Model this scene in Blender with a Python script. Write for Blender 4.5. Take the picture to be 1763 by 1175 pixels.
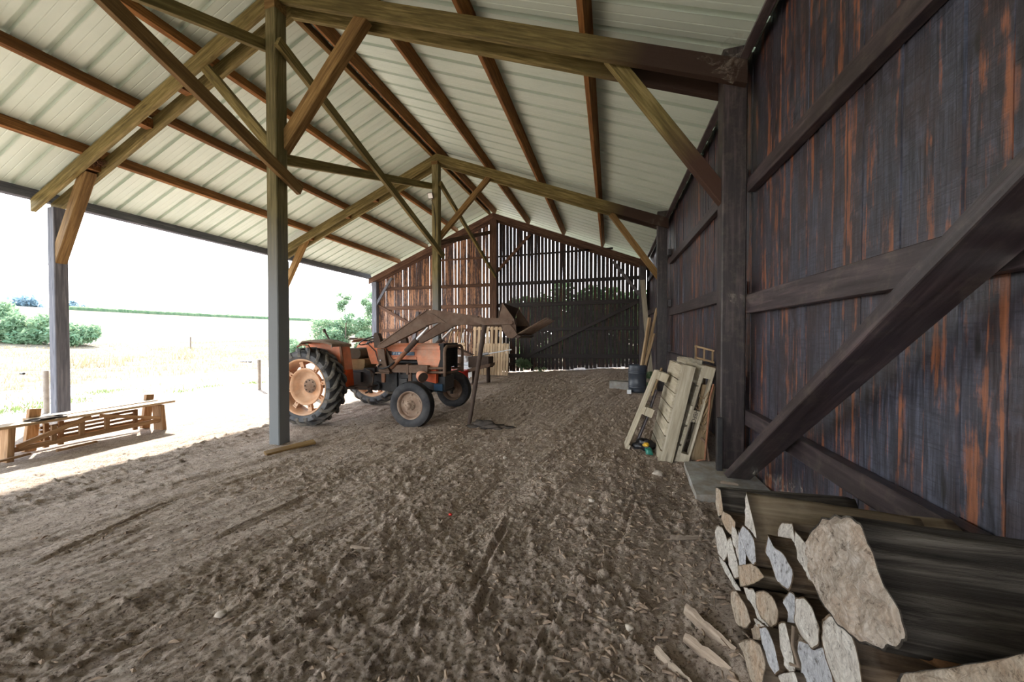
import bpy, math, random
import numpy as np
from mathutils import Vector, Matrix, noise as mnoise

# ------------------------------------------------------------------ camera, sky, sun, exposure
for o in list(bpy.data.objects): bpy.data.objects.remove(o)
S = bpy.context.scene
COL = S.collection
S.view_settings.view_transform = 'Standard'
S.view_settings.look = 'None'
S.view_settings.gamma = 1.0
S.view_settings.use_curve_mapping = False
S.view_settings.exposure = 2.75
S.cycles.use_denoising = True
S.cycles.max_bounces = 10
S.cycles.diffuse_bounces = 6

cd = bpy.data.cameras.new('camera'); cam = bpy.data.objects.new('camera', cd); COL.objects.link(cam)
cam.location = (0, 0, 1.6)
cam.rotation_euler = (math.pi/2 - .0142, 0, .2713)
cd.sensor_width = 36; cd.lens = 606.6/1763*36; cd.clip_start = .02; cd.clip_end = 900
S.camera = cam

W = bpy.data.worlds.new('sky'); S.world = W; W.use_nodes = True
nt = W.node_tree; nt.nodes.clear()
wo = nt.nodes.new('ShaderNodeOutputWorld'); bg = nt.nodes.new('ShaderNodeBackground')
tc = nt.nodes.new('ShaderNodeTexCoord'); sx = nt.nodes.new('ShaderNodeSeparateXYZ'); cr = nt.nodes.new('ShaderNodeValToRGB')
nt.links.new(tc.outputs['Generated'], sx.inputs[0]); nt.links.new(sx.outputs['Z'], cr.inputs[0])
cr.color_ramp.elements[0].position = 0.0; cr.color_ramp.elements[0].color = (1.0, .98, .95, 1)
cr.color_ramp.elements[1].position = .8; cr.color_ramp.elements[1].color = (.55, .72, 1.0, 1)
e = cr.color_ramp.elements.new(.25); e.color = (.84, .92, 1.0, 1)
nt.links.new(cr.outputs[0], bg.inputs[0]); bg.inputs[1].default_value = 1.15
nt.links.new(bg.outputs[0], wo.inputs[0])

sl = bpy.data.lights.new('sun', 'SUN'); sl.energy = 3.3; sl.angle = .009; sl.color = (1, .95, .88)
so = bpy.data.objects.new('sun', sl); COL.objects.link(so)
so.rotation_euler = Vector((1.19, -.72, -1.0)).to_track_quat('-Z', 'Y').to_euler()

# ------------------------------------------------------------------ constants of the barn
R = random.Random(7)
XR, XL = -4.7775, -10.91
ZR, SR, SL = 6.554, .388, .410
YF = (4.14, 9.14, 14.14)
def zraf(x): return ZR - (SR*(x-XR) if x > XR else SL*(XR-x))
def gz(x, y):
    p = max(0., min(x, 1.6)+5); return .022*p + .0042*p*max(0., min(y, 15)-4)

# ------------------------------------------------------------------ materials
def mat(name, rough=.8, spec=.3, metal=0.):
    m = bpy.data.materials.new(name); m.use_nodes = True; t = m.node_tree
    b = t.nodes['Principled BSDF']; b.inputs['Roughness'].default_value = rough
    b.inputs['Specular IOR Level'].default_value = spec; b.inputs['Metallic'].default_value = metal
    return m, t, b
def N(t, k, **kw):
    n = t.nodes.new(k)
    for a, v in kw.items():
        if a.startswith('i_'): n.inputs[a[2:]].default_value = v
        else: setattr(n, a, v)
    return n
def coords(t, scale=(1, 1, 1), kind='Object', rnd=True, off=(0, 0, 0)):
    c = N(t, 'ShaderNodeTexCoord'); mp = N(t, 'ShaderNodeMapping'); mp.inputs['Scale'].default_value = scale
    mp.inputs['Location'].default_value = off
    if rnd:
        oi = N(t, 'ShaderNodeObjectInfo'); ml = N(t, 'ShaderNodeMath', operation='MULTIPLY'); ml.inputs[1].default_value = 37.
        t.links.new(oi.outputs['Random'], ml.inputs[0]); ad = N(t, 'ShaderNodeVectorMath', operation='ADD')
        t.links.new(c.outputs[kind], ad.inputs[0]); t.links.new(ml.outputs[0], ad.inputs[1]); t.links.new(ad.outputs[0], mp.inputs[0])
    else: t.links.new(c.outputs[kind], mp.inputs[0])
    return mp.outputs[0]
def noise(t, vec, scale=1., detail=5., rough=.6, dist=0.):
    n = N(t, 'ShaderNodeTexNoise'); n.inputs['Scale'].default_value = scale; n.inputs['Detail'].default_value = detail
    n.inputs['Roughness'].default_value = rough; n.inputs['Distortion'].default_value = dist
    t.links.new(vec, n.inputs['Vector']); return n.outputs['Fac']
def ramp(t, fac, stops):
    r = N(t, 'ShaderNodeValToRGB'); el = r.color_ramp.elements
    while len(el) < len(stops): el.new(.5)
    for e_, (p, c) in zip(el, stops):
        e_.position = p; e_.color = (c, c, c, 1) if isinstance(c, (int, float)) else (*c, 1)
    t.links.new(fac, r.inputs[0]); return r.outputs[0]
def mix(t, fac, a, b, mode='MIX'):
    m = N(t, 'ShaderNodeMix', data_type='RGBA', blend_type=mode)
    for s_, v in ((m.inputs[0], fac), (m.inputs[6], a), (m.inputs[7], b)):
        if hasattr(v, 'is_linked'): t.links.new(v, s_)
        elif isinstance(v, (int, float)): s_.default_value = v
        else: s_.default_value = (*v, 1)
    return m.outputs[2]
def bump(t, b, h, strength=.4, dist=.01):
    n = N(t, 'ShaderNodeBump'); n.inputs['Strength'].default_value = strength; n.inputs['Distance'].default_value = dist
    t.links.new(h, n.inputs['Height']); t.links.new(n.outputs[0], b.inputs['Normal'])
def setc(t, b, c): t.links.new(c, b.inputs['Base Color']) if hasattr(c, 'is_linked') else setattr(b.inputs['Base Color'], 'default_value', (*c, 1))

def wood(name, dark, mid, light, rough=.75, spec=.25, knots=.5, stain=None, island=False, grime=0.):
    """timber with its grain along the object's own X axis"""
    m, t, b = mat(name, rough, spec)
    v = coords(t, (.9, 14, 14)); g = noise(t, v, 2.2, 6, .62, .35)
    col = ramp(t, g, [(.3, dark), (.5, mid), (.72, light)])
    big = noise(t, coords(t, (.8, 2, 2)), 1.3, 3); col = mix(t, ramp(t, big, [(.35, 0.), (.7, .55)]), col, dark)
    vk = coords(t, (1.6, 7, 7)); vo = N(t, 'ShaderNodeTexVoronoi'); vo.inputs['Scale'].default_value = 1.1; t.links.new(vk, vo.inputs['Vector'])
    col = mix(t, ramp(t, vo.outputs['Distance'], [(.05, knots), (.16, 0.)]), col, tuple(c*.35 for c in dark))
    oi = N(t, 'ShaderNodeObjectInfo'); br = N(t, 'ShaderNodeMapRange'); br.inputs[3].default_value = .8; br.inputs[4].default_value = 1.2
    t.links.new(oi.outputs['Random'], br.inputs[0]); hs = N(t, 'ShaderNodeHueSaturation'); t.links.new(br.outputs[0], hs.inputs['Value'])
    t.links.new(col, hs.inputs['Color']); col = hs.outputs[0]
    if island:
        ge = N(t, 'ShaderNodeNewGeometry'); h2 = N(t, 'ShaderNodeHueSaturation'); r2 = N(t, 'ShaderNodeMapRange'); r2.inputs[3].default_value = .7; r2.inputs[4].default_value = 1.3
        t.links.new(ge.outputs['Random Per Island'], r2.inputs[0]); t.links.new(r2.outputs[0], h2.inputs['Value']); t.links.new(col, h2.inputs['Color']); col = h2.outputs[0]
    if stain:    # (colour, x0, x1): an old stain coat that starts along the timber's own length
        c0 = N(t, 'ShaderNodeTexCoord'); sp = N(t, 'ShaderNodeSeparateXYZ'); t.links.new(c0.outputs['Object'], sp.inputs[0])
        mr = N(t, 'ShaderNodeMapRange'); mr.inputs[1].default_value = stain[1]; mr.inputs[2].default_value = stain[2]
        ad = N(t, 'ShaderNodeMath', operation='MULTIPLY_ADD'); t.links.new(g, ad.inputs[0]); ad.inputs[1].default_value = .25; t.links.new(sp.outputs[0], ad.inputs[2])
        t.links.new(ad.outputs[0], mr.inputs[0]); col = mix(t, mr.outputs[0], col, stain[0])
    if grime:
        gg = noise(t, coords(t, (3, 3, 3)), 3, 6, .7); col = mix(t, ramp(t, gg, [(.5, 0.), (.7, grime)]), col, (.33, .27, .2))
    setc(t, b, col); bump(t, b, g, .35, .006)
    return m
M = {}
M['olive'] = wood('olive_treated_pine', (.075, .058, .018), (.175, .135, .046), (.33, .26, .11))
M['post'] = wood('olive_post_weathered_grey_below', (.08, .066, .026), (.18, .15, .065), (.32, .27, .14), stain=((.17, .18, .185), 3.6, 2.3))
M['purlin'] = wood('orange_brown_pine', (.10, .042, .012), (.23, .10, .028), (.38, .19, .06))
M['brownpine'] = wood('brown_pine', (.11, .06, .02), (.22, .13, .045), (.36, .23, .09))
M['raft_r'] = wood('olive_rafter_dark_stained_end', (.075, .058, .018), (.175, .135, .046), (.33, .26, .11), stain=((.04, .022, .015), 4.9, 5.6))
M['dark'] = wood('dark_stained_timber', (.018, .012, .012), (.046, .033, .037), (.12, .085, .087), rough=.42, spec=.65, grime=.15)
M['greyblue'] = wood('weathered_grey_timber_flare_tint', (.065, .07, .085), (.12, .125, .145), (.21, .21, .23))  # weathered grey, with the bluish lens-flare tint put into the colour
M['darkest'] = wood('near_black_shaded_timber', (.012, .009, .009), (.022, .016, .015), (.045, .032, .028), rough=.6, spec=.3)  # near-black: the lack of front light is put into the colour
M['darkpost'] = wood('dark_stained_post', (.012, .009, .009), (.028, .020, .020), (.075, .054, .054), rough=.5, spec=.5, grime=.1)
M['kneestain'] = wood('olive_brace_with_dark_stained_foot', (.075, .058, .018), (.175, .135, .046), (.33, .26, .11), stain=((.055, .026, .016), 1.25, .65))
M['gable'] = wood('brown_stained_timber', (.05, .026, .017), (.11, .058, .036), (.21, .12, .075))
M['oldplank'] = wood('old_tan_plank', (.19, .12, .06), (.36, .25, .14), (.52, .40, .26))
M['pallet'] = wood('weathered_pallet_wood', (.26, .22, .155), (.42, .365, .27), (.58, .52, .42), island=True, grime=.3)
M['palletnew'] = wood('pale_pallet_wood', (.36, .25, .15), (.55, .41, .27), (.70, .56, .40), island=True)
M['hurdle'] = wood('brown_bench_wood', (.17, .09, .04), (.30, .175, .085), (.46, .31, .18), island=True)

def flat(name, c, rough=.7, spec=.3, metal=0., var=.25, scale=6., dirt=None, dirtamt=.5, bmp=0.):
    m, t, b = mat(name, rough, spec, metal)
    n = noise(t, coords(t), scale, 6, .65)
    col = ramp(t, n, [(.3, tuple(x*(1-var) for x in c)), (.7, tuple(min(1, x*(1+var)) for x in c))])
    if dirt:
        n2 = noise(t, coords(t, off=(5, 3, 1)), scale*.6, 8, .7); col = mix(t, ramp(t, n2, [(.42, 0.), (.62, dirtamt)]), col, dirt)
    setc(t, b, col)
    if bmp: bump(t, b, noise(t, coords(t), scale*6, 4), bmp, .004)
    return m
M['orange'] = flat('faded_orange_paint', (.74, .20, .08), .55, .4, dirt=(.42, .26, .18), dirtamt=.55, scale=4)
M['orangebright'] = flat('bright_orange_paint', (.72, .12, .03), .45, .4, scale=4)
M['pink'] = flat('sun_bleached_orange_paint', (.72, .29, .17), .6, .3, dirt=(.5, .36, .27), dirtamt=.6, scale=4)
M['rust'] = flat('rusty_brown_steel', (.115, .066, .042), .7, .35, dirt=(.21, .15, .11), dirtamt=.5, scale=7, bmp=.15)
M['rustdark'] = flat('dark_rusted_steel', (.055, .036, .028), .75, .3, dirt=(.11, .075, .055), dirtamt=.5, scale=8, bmp=.15)
M['rustorange'] = flat('rust_orange_steel', (.24, .10, .05), .6, .3, dirt=(.14, .09, .06), scale=9)
M['steelpost'] = flat('worn_steel', (.35, .35, .37), .4, .5, .6)
M['engine'] = flat('oily_black_iron', (.014, .014, .016), .5, .5, dirt=(.05, .045, .04), dirtamt=.5, scale=12, bmp=.3)
M['blackgrille'] = flat('black_grille_paint', (.012, .011, .011), .6, .3)
M['rubber'] = flat('dusty_black_rubber', (.022, .023, .027), .7, .35, dirt=(.14, .13, .125), dirtamt=.32, scale=5, bmp=.1)
M['rubberside'] = flat('grey_dusty_rubber', (.075, .08, .09), .8, .3, dirt=(.2, .19, .18), dirtamt=.5, scale=5)
M['lug'] = flat('muddy_rubber_lug', (.05, .05, .052), .8, .2, dirt=(.24, .21, .17), dirtamt=.7, scale=9)
M['rim'] = flat('dusty_orange_rim', (.58, .33, .19), .65, .3, dirt=(.62, .45, .32), dirtamt=.6, scale=5)
M['rimdark'] = flat('dusty_brown_rim', (.23, .15, .105), .7, .3, dirt=(.42, .33, .25), dirtamt=.6, scale=8)
M['seat'] = flat('olive_seat_vinyl', (.09, .08, .055), .6, .3)
M['tan'] = flat('dusty_tan_seat_foam', (.30, .22, .12), .9, .1)
M['platform'] = flat('dusty_brown_fender_cover', (.27, .20, .15), .8, .2, dirt=(.10, .07, .05), dirtamt=.6)
M['hose'] = flat('black_hose', (.015, .015, .017), .45, .5)
M['chrome'] = flat('dull_chrome', (.62, .62, .62), .35, .5, .7)
M['bluebox'] = flat('blue_painted_iron', (.035, .09, .16), .6, .3)
M['badge'] = flat('blue_badge_plate', (.09, .15, .22), .5, .4)
M['white'] = flat('white_enamel', (.75, .77, .80), .5, .4, var=.06)
M['red'] = flat('red_painted_steel', (.6, .03, .02), .4, .5, var=.1)
M['drum'] = flat('blue_black_plastic', (.028, .036, .05), .42, .5, dirt=(.09, .09, .10), dirtamt=.3)
M['concrete'] = flat('rough_concrete', (.33, .32, .30), .9, .2, dirt=(.22, .17, .12), dirtamt=.7, scale=7, bmp=.6)
M['rag'] = flat('dirty_dark_cloth', (.055, .047, .042), .95, .1, dirt=(.15, .12, .10), dirtamt=.5, scale=9)
M['cable'] = flat('black_cable', (.02, .02, .02), .6, .3)
M['web'] = None
M['fence'] = flat('grey_fence_wood', (.34, .31, .27), .9, .1)
M['barkchip'] = flat('splintered_wood', (.30, .22, .16), .95, .1, dirt=(.14, .10, .08), scale=14, bmp=.5)
M['splitface'] = wood('grey_split_wood', (.085, .06, .038), (.19, .145, .095), (.33, .27, .19), grime=.25)
M['splint'] = wood('splintered_wood_grain', (.10, .07, .05), (.29, .225, .17), (.50, .42, .34), knots=.2)
M['barkknot'] = flat('orange_brown_knot', (.16, .08, .035), .9, .1, dirt=(.04, .025, .015), dirtamt=.8, scale=14, bmp=.8)
M['stone'] = flat('dusty_stone', (.42, .36, .30), .95, .1, bmp=.4)
M['green'] = flat('green_plastic', (.02, .17, .13), .4, .5)
M['yellow'] = flat('yellow_plastic', (.6, .35, .02), .4, .5)
M['blackplastic'] = flat('black_plastic_sheet', (.012, .012, .014), .35, .5)
M['glass'] = flat('lamp_glass', (.8, .8, .78), .2, .5, var=.03)
M['nest'] = flat('brown_nest_twigs', (.13, .07, .04), .95, .1, var=.5, scale=40)
M['text'] = flat('black_stencil_ink', (.02, .015, .015), .8, .1)
M['textw'] = flat('white_badge_letter', (.75, .78, .8), .5, .3, var=.05)

def sheet_mat():
    m, t, b = mat('pale_roof_sheet', .45, .4)
    v = coords(t, (.4, 1.2, .4), rnd=False); n = noise(t, v, 3, 5)
    setc(t, b, ramp(t, n, [(.3, (.55, .645, .56)), (.7, (.62, .705, .62))]))
    return m
M['sheet'] = sheet_mat()

def board_mat(name, slate, brown, orange, thr, rough, spec, up=None):
    """vertical boards: dark stain worn through to orange wood in streaks that run with the grain; in wallb they paint warm bounce light"""
    m, t, b = mat(name, rough, spec)
    ge = N(t, 'ShaderNodeNewGeometry'); rp = ge.outputs['Random Per Island']
    c = N(t, 'ShaderNodeTexCoord'); ml = N(t, 'ShaderNodeMath', operation='MULTIPLY'); ml.inputs[1].default_value = 53.
    t.links.new(rp, ml.inputs[0]); ad = N(t, 'ShaderNodeVectorMath', operation='ADD')
    t.links.new(c.outputs['Object'], ad.inputs[0]); t.links.new(ml.outputs[0], ad.inputs[1])
    def mp(s):
        q = N(t, 'ShaderNodeMapping'); q.inputs['Scale'].default_value = s; t.links.new(ad.outputs[0], q.inputs[0]); return q.outputs[0]
    fine = noise(t, mp((40, 40, 1.6)), 1.5, 6, .65, .5)
    streak = noise(t, mp((17, 17, .9)), 1.0, 6, .62, .5); brk = noise(t, mp((9, 9, 5)), 1.5, 7, .7); saw = noise(t, mp((4, 4, 55)), 1.3, 4, .6, .6)
    broad = noise(t, mp((3, 3, 1.0)), 1.2, 3)
    base = ramp(t, fine, [(.34, tuple(x*.32 for x in slate)), (.5, slate), (.66, tuple(x*2.3 for x in slate))])
    base = mix(t, ramp(t, broad, [(.4, 0.), (.62, .85)]), base, ramp(t, fine, [(.35, tuple(x*.5 for x in brown)), (.7, brown)]))
    s2 = N(t, 'ShaderNodeMath', operation='MULTIPLY_ADD'); t.links.new(rp, s2.inputs[0]); s2.inputs[1].default_value = .10; t.links.new(streak, s2.inputs[2])
    s3 = N(t, 'ShaderNodeMath', operation='MULTIPLY_ADD'); t.links.new(brk, s3.inputs[0]); s3.inputs[1].default_value = .34; t.links.new(s2.outputs[0], s3.inputs[2])
    f = ramp(t, s3.outputs[0], [(thr+.17, 0.), (thr+.26, .9)])
    base = mix(t, ramp(t, brk, [(.5, 0.), (.68, .6)]), base, tuple(x*2.4 for x in slate)); base = mix(t, ramp(t, saw, [(.36, .55), (.5, 0.)]), base, tuple(x*.35 for x in slate))
    og = ramp(t, fine, [(.3, tuple(x*.45 for x in orange)), (.6, orange)])
    col = mix(t, f, base, og)
    vo = N(t, 'ShaderNodeTexVoronoi'); vo.inputs['Scale'].default_value = 1.; t.links.new(mp((7, 7, 1.7)), vo.inputs['Vector'])
    col = mix(t, ramp(t, vo.outputs['Distance'], [(.06, .9), (.15, 0.)]), col, (.012, .010, .010))
    setc(t, b, col); hh = mix(t, .5, fine, saw); bump(t, b, hh, .7, .006)
    return m
M['wallr'] = board_mat('dark_stained_boards_worn_to_orange', (.038, .040, .056), (.048, .028, .028), (.30, .105, .045), .59, .42, .7)
M['wallb'] = board_mat('brown_boards_with_orange_lit_streaks', (.06, .042, .04), (.115, .055, .036), (.50, .26, .14), .535, .65, .3)  # orange streaks put the warm bounce from sunlit ground into the colour
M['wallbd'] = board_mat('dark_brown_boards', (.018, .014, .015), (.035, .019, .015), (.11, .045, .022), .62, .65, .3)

def dirt_mat():
    m, t, b = mat('dry_brown_dirt', .95, .12)
    v = coords(t, rnd=False); vs = coords(t, (1.5, .55, 1), rnd=False)
    n1 = noise(t, v, 1.1, 6, .6); n2 = noise(t, v, 9, 10, .78); n3 = noise(t, v, 55, 8, .75, .4); n4 = noise(t, vs, 4.5, 8, .7)
    col = ramp(t, n2, [(.32, (.30, .225, .175)), (.46, (.52, .405, .327)), (.60, (.64, .525, .435))])
    col = mix(t, ramp(t, n1, [(.35, 0.), (.65, .5)]), col, (.47, .36, .27))
    col = mix(t, ramp(t, n4, [(.36, .5), (.47, 0.)]), col, (.16, .11, .08))
    col = mix(t, ramp(t, n3, [(.54, 0.), (.64, .8)]), col, (.66, .56, .47))
    col = mix(t, ramp(t, n3, [(.38, .9), (.47, 0.)]), col, (.075, .05, .037))
    setc(t, b, col)
    h = N(t, 'ShaderNodeMath', operation='MULTIPLY_ADD'); t.links.new(n2, h.inputs[0]); h.inputs[1].default_value = 2.; t.links.new(n3, h.inputs[2])
    bump(t, b, h.outputs[0], 1., .022)
    return m
M['dirt'] = dirt_mat()
def field_mat():
    m, t, b = mat('dry_straw_field', .95, .1)
    v = coords(t, rnd=False); n1 = noise(t, v, .06, 5); n2 = noise(t, v, 1.5, 8, .7)
    vs = coords(t, (.02, .3, .3), rnd=False); n3 = noise(t, vs, 1., 4)
    col = ramp(t, n2, [(.38, (.05, .036, .019)), (.5, (.115, .09, .058)), (.64, (.17, .142, .10))])
    col = mix(t, ramp(t, n1, [(.4, 0.), (.6, .6)]), col, (.14, .105, .062))
    col = mix(t, ramp(t, n3, [(.55, 0.), (.7, .6)]), col, (.21, .185, .14))
    setc(t, b, col); bump(t, b, n2, .5, .05)
    return m
M['field'] = field_mat()
def leaf_mat(name, a, c, trans=.25):
    m, t, b = mat(name, .6, .25)
    ge = N(t, 'ShaderNodeNewGeometry'); setc(t, b, ramp(t, ge.outputs['Random Per Island'], [(0., a), (1., c)]))
    b.inputs['Transmission Weight'].default_value = 0.
    tr = N(t, 'ShaderNodeBsdfTranslucent'); tr.inputs[0].default_value = (*[min(1, x*1.6) for x in c], 1)
    ms = N(t, 'ShaderNodeMixShader'); ms.inputs[0].default_value = trans
    t.links.new(b.outputs[0], ms.inputs[1]); t.links.new(tr.outputs[0], ms.inputs[2])
    t.links.new(ms.outputs[0], t.nodes['Material Output'].inputs[0]); return m
M['leaf'] = leaf_mat('bush_leaves', (.07, .15, .075), (.20, .27, .155), .35)
M['leafdark'] = leaf_mat('dark_hedge_leaves', (.03, .09, .025), (.11, .20, .07))
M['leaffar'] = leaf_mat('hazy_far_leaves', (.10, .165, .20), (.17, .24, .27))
M['straw'] = leaf_mat('dry_grass', (.13, .095, .045), (.24, .19, .11))
M['grass'] = leaf_mat('green_grass', (.07, .13, .03), (.15, .21, .07))
M['bark'] = flat('grey_brown_bark', (.16, .12, .09), .9, .1)
def bark_mat():
    m, t, b = mat('dark_split_log_wood', .9, .15)
    g = noise(t, coords(t, (.8, 14, 14)), 2., 7, .65, .6); n = noise(t, coords(t), 5, 5)
    col = ramp(t, g, [(.3, (.022, .014, .009)), (.5, (.085, .055, .033)), (.70, (.22, .16, .105))])
    col = mix(t, ramp(t, n, [(.45, 0.), (.62, .6)]), col, (.19, .155, .12)); setc(t, b, col); bump(t, b, g, .9, .015)
    return m
M['logside'] = bark_mat()
def biglog_mat():
    m, t, b = mat('old_dark_grey_log', .85, .2)
    g = noise(t, coords(t, (.5, 11, 11)), 2., 8, .7, .8)
    setc(t, b, ramp(t, g, [(.3, (.012, .010, .008)), (.5, (.045, .037, .030)), (.72, (.17, .15, .125))])); bump(t, b, g, 1., .02)
    return m
M['bigside'] = biglog_mat()
def end_mat(name, dark, mid, light, orange=.0):
    m, t, b = mat(name, .9, .15)
    g = noise(t, coords(t, (6, 20, 9)), 2., 10, .75, .5); n = noise(t, coords(t), 7, 5, .6)
    col = ramp(t, g, [(.25, dark), (.5, mid), (.72, light)])
    if orange: col = mix(t, ramp(t, n, [(.45, 0.), (.6, orange)]), col, (.50, .28, .14))
    n5 = noise(t, coords(t), 42, 7, .8); col = mix(t, ramp(t, n5, [(.36, .85), (.46, 0.)]), col, (.06, .042, .03)); col = mix(t, ramp(t, n5, [(.56, 0.), (.68, .5)]), col, (.72, .68, .62))
    wv = N(t, 'ShaderNodeTexWave', wave_type='RINGS', rings_direction='X'); wv.inputs['Scale'].default_value = 22.; wv.inputs['Distortion'].default_value = 5.; wv.inputs['Detail'].default_value = 3.
    t.links.new(coords(t, rnd=False), wv.inputs['Vector']); col = mix(t, ramp(t, wv.outputs['Fac'], [(.2, .3), (.5, 0.)]), col, tuple(c*.6 for c in mid))
    setc(t, b, col); bump(t, b, mix(t, .5, g, n5), 1., .02); return m
M['endwhite'] = end_mat('pale_cut_log_end', (.24, .20, .16), (.64, .59, .53), (.80, .76, .70))
M['endgrey'] = end_mat('grey_cut_log_end', (.20, .19, .19), (.52, .52, .545), (.72, .72, .72))
M['endtan'] = end_mat('tan_cut_log_end', (.20, .14, .10), (.48, .39, .30), (.68, .60, .50), .3)
M['endbig'] = end_mat('rough_sawn_big_log_end', (.14, .10, .072), (.47, .395, .325), (.72, .67, .61), .18)
# ------------------------------------------------------------------ helpers
def tag(o, label=None, cat=None, group=None, kind=None):
    if label: o['label'] = label
    if cat: o['category'] = cat
    if group: o['group'] = group
    if kind: o['kind'] = kind
    return o
def empty(name, loc, rz=0):
    o = bpy.data.objects.new(name, None); o.location = loc; o.rotation_euler = (0, 0, rz); o.empty_display_size = .1; COL.objects.link(o); return o
def link(name, me, m, parent=None, mw=None):
    for x in (m if isinstance(m, (list, tuple)) else [m]): me.materials.append(x)
    o = bpy.data.objects.new(name, me); COL.objects.link(o)
    if mw is not None: o.matrix_world = mw
    if parent: o.parent = parent
    return o
class MB:
    """collects shapes for ONE mesh"""
    def __init__(s): s.v = []; s.f = []; s.mi = []; s.sm = []; s.cur = 0
    def add(s, vs, fs, smooth=False):
        n = len(s.v); s.v += [tuple(x) for x in vs]
        for f in fs: s.f.append(tuple(i+n for i in f)); s.mi.append(s.cur); s.sm.append(smooth)
        return s
    def box(s, c, d, rot=None):
        vs = [Vector((sx*d[0]/2, sy*d[1]/2, sz*d[2]/2)) for sx in (-1, 1) for sy in (-1, 1) for sz in (-1, 1)]
        if rot is not None: vs = [rot @ q for q in vs]
        return s.add([q+Vector(c) for q in vs], [(0, 1, 3, 2), (4, 6, 7, 5), (0, 4, 5, 1), (2, 3, 7, 6), (0, 2, 6, 4), (1, 5, 7, 3)])
    def bb(s, a, b): return s.box([(a[i]+b[i])/2 for i in range(3)], [abs(b[i]-a[i]) for i in range(3)])
    def rbox(s, c, d, r=.02, seg=3, rot=None):
        """box with rounded vertical-section edges (rounded in XZ), extruded along Y"""
        p = []
        for (sx, sz, a0) in ((1, 1, 0), (-1, 1, 90), (-1, -1, 180), (1, -1, 270)):
            for k in range(seg+1):
                a = math.radians(a0+90*k/seg); p.append((sx*(d[0]/2-r)+r*math.cos(a), sz*(d[2]/2-r)+r*math.sin(a)))
        return s.prism([(x+c[0], z+c[2]) for x, z in p], c[1]-d[1]/2, c[1]+d[1]/2)
    def beam(s, p0, p1, w, h, up=(0, 0, 1)):
        p0, p1 = Vector(p0), Vector(p1); x = (p1-p0).normalized(); y = Vector(up).cross(x).normalized(); z = x.cross(y)
        c = min(w, h)*.06; prof = [(-w/2+c, -h/2), (w/2-c, -h/2), (w/2, -h/2+c), (w/2, h/2-c), (w/2-c, h/2), (-w/2+c, h/2), (-w/2, h/2-c), (-w/2, -h/2+c)]
        vs = [p+y*a+z*b for p in (p0, p1) for a, b in prof]
        fs = [(i, (i+1) % 8, (i+1) % 8+8, i+8) for i in range(8)]+[tuple(range(7, -1, -1)), tuple(range(8, 16))]
        return s.add(vs, fs)
    def prism(s, poly, y0, y1, axis='y'):
        n = len(poly); mk = {'y': lambda a, b, q: (a, q, b), 'x': lambda a, b, q: (q, a, b), 'z': lambda a, b, q: (a, b, q)}[axis]
        vs = [mk(a, b, y0) for a, b in poly]+[mk(a, b, y1) for a, b in poly]
        return s.add(vs, [(i, (i+1) % n, (i+1) % n+n, i+n) for i in range(n)]+[tuple(range(n-1, -1, -1)), tuple(range(n, 2*n))])
    def tube(s, pts, r, n=8, cap=True):
        pts = [Vector(p) for p in pts]; rs = r if isinstance(r, (list, tuple)) else [r]*len(pts); vs = []; fs = []
        up = Vector((0, 0, 1)) if abs((pts[-1]-pts[0]).normalized().z) < .9 else Vector((1, 0, 0))
        d0 = (pts[1]-pts[0]).normalized(); up = Vector((0, 0, 1)) if abs(d0.z) < .85 else Vector((1, 0, 0))
        for i, p in enumerate(pts):
            d = (pts[min(i+1, len(pts)-1)]-pts[max(i-1, 0)]).normalized(); a = up.cross(d)
            if a.length < .05: a = (Vector((1, 0, 0)) if abs(d.x) < .8 else Vector((0, 1, 0))).cross(d)
            a = a.normalized(); b = d.cross(a); up = b if abs(b.dot(d)) < .5 else up
            for k in range(n): t = 2*math.pi*k/n; vs.append(p+a*(rs[i]*math.cos(t))+b*(rs[i]*math.sin(t)))
        for i in range(len(pts)-1):
            for k in range(n): fs.append((i*n+k, i*n+(k+1) % n, (i+1)*n+(k+1) % n, (i+1)*n+k))
        s.add(vs, fs, True)
        if cap: s.add(vs[:n], [tuple(range(n-1, -1, -1))]); s.add(vs[-n:], [tuple(range(n))])
        return s
    def lathe(s, prof, c, axis='y', n=40, smooth=True):
        """prof: (along axis, radius)"""
        vs = []; fs = []
        for h, r in prof:
            for k in range(n):
                t = 2*math.pi*k/n; a, b = r*math.cos(t), r*math.sin(t)
                vs.append({'y': (c[0]+a, c[1]+h, c[2]+b), 'z': (c[0]+a, c[1]+b, c[2]+h), 'x': (c[0]+h, c[1]+a, c[2]+b)}[axis])
        for i in range(len(prof)-1):
            for k in range(n): fs.append((i*n+k, i*n+(k+1) % n, (i+1)*n+(k+1) % n, (i+1)*n+k))
        return s.add(vs, fs, smooth)
    def build(s, name, m, parent=None, mw=None):
        me = bpy.data.meshes.new(name); me.from_pydata(s.v, [], s.f)
        me.polygons.foreach_set('material_index', s.mi); me.polygons.foreach_set('use_smooth', s.sm); me.update()
        return link(name, me, m, parent, mw)
def oriented(mb, name, m, origin, xdir, up=(0, 0, 1), parent=None):
    """build from world-space shapes, but with the object's own X axis along the grain"""
    x = Vector(xdir).normalized(); y = Vector(up).cross(x).normalized(); z = x.cross(y)
    mw = Matrix((x, y, z)).transposed().to_4x4(); mw.translation = Vector(origin)
    iv = mw.inverted(); mb.v = [tuple(iv @ Vector(q)) for q in mb.v]
    o = mb.build(name, m, None, mw)
    if parent:
        bpy.context.view_layer.update(); o.parent = parent; o.matrix_parent_inverse = parent.matrix_world.inverted()
    return o
def timber(name, p0, p1, w, h, m, label=None, cat=None, group=None, up=(0, 0, 1), parent=None):
    o = oriented(MB().beam(p0, p1, w, h, up), name, m, p0, Vector(p1)-Vector(p0), up, parent)
    if label: tag(o, label, cat, group)
    return o
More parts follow.
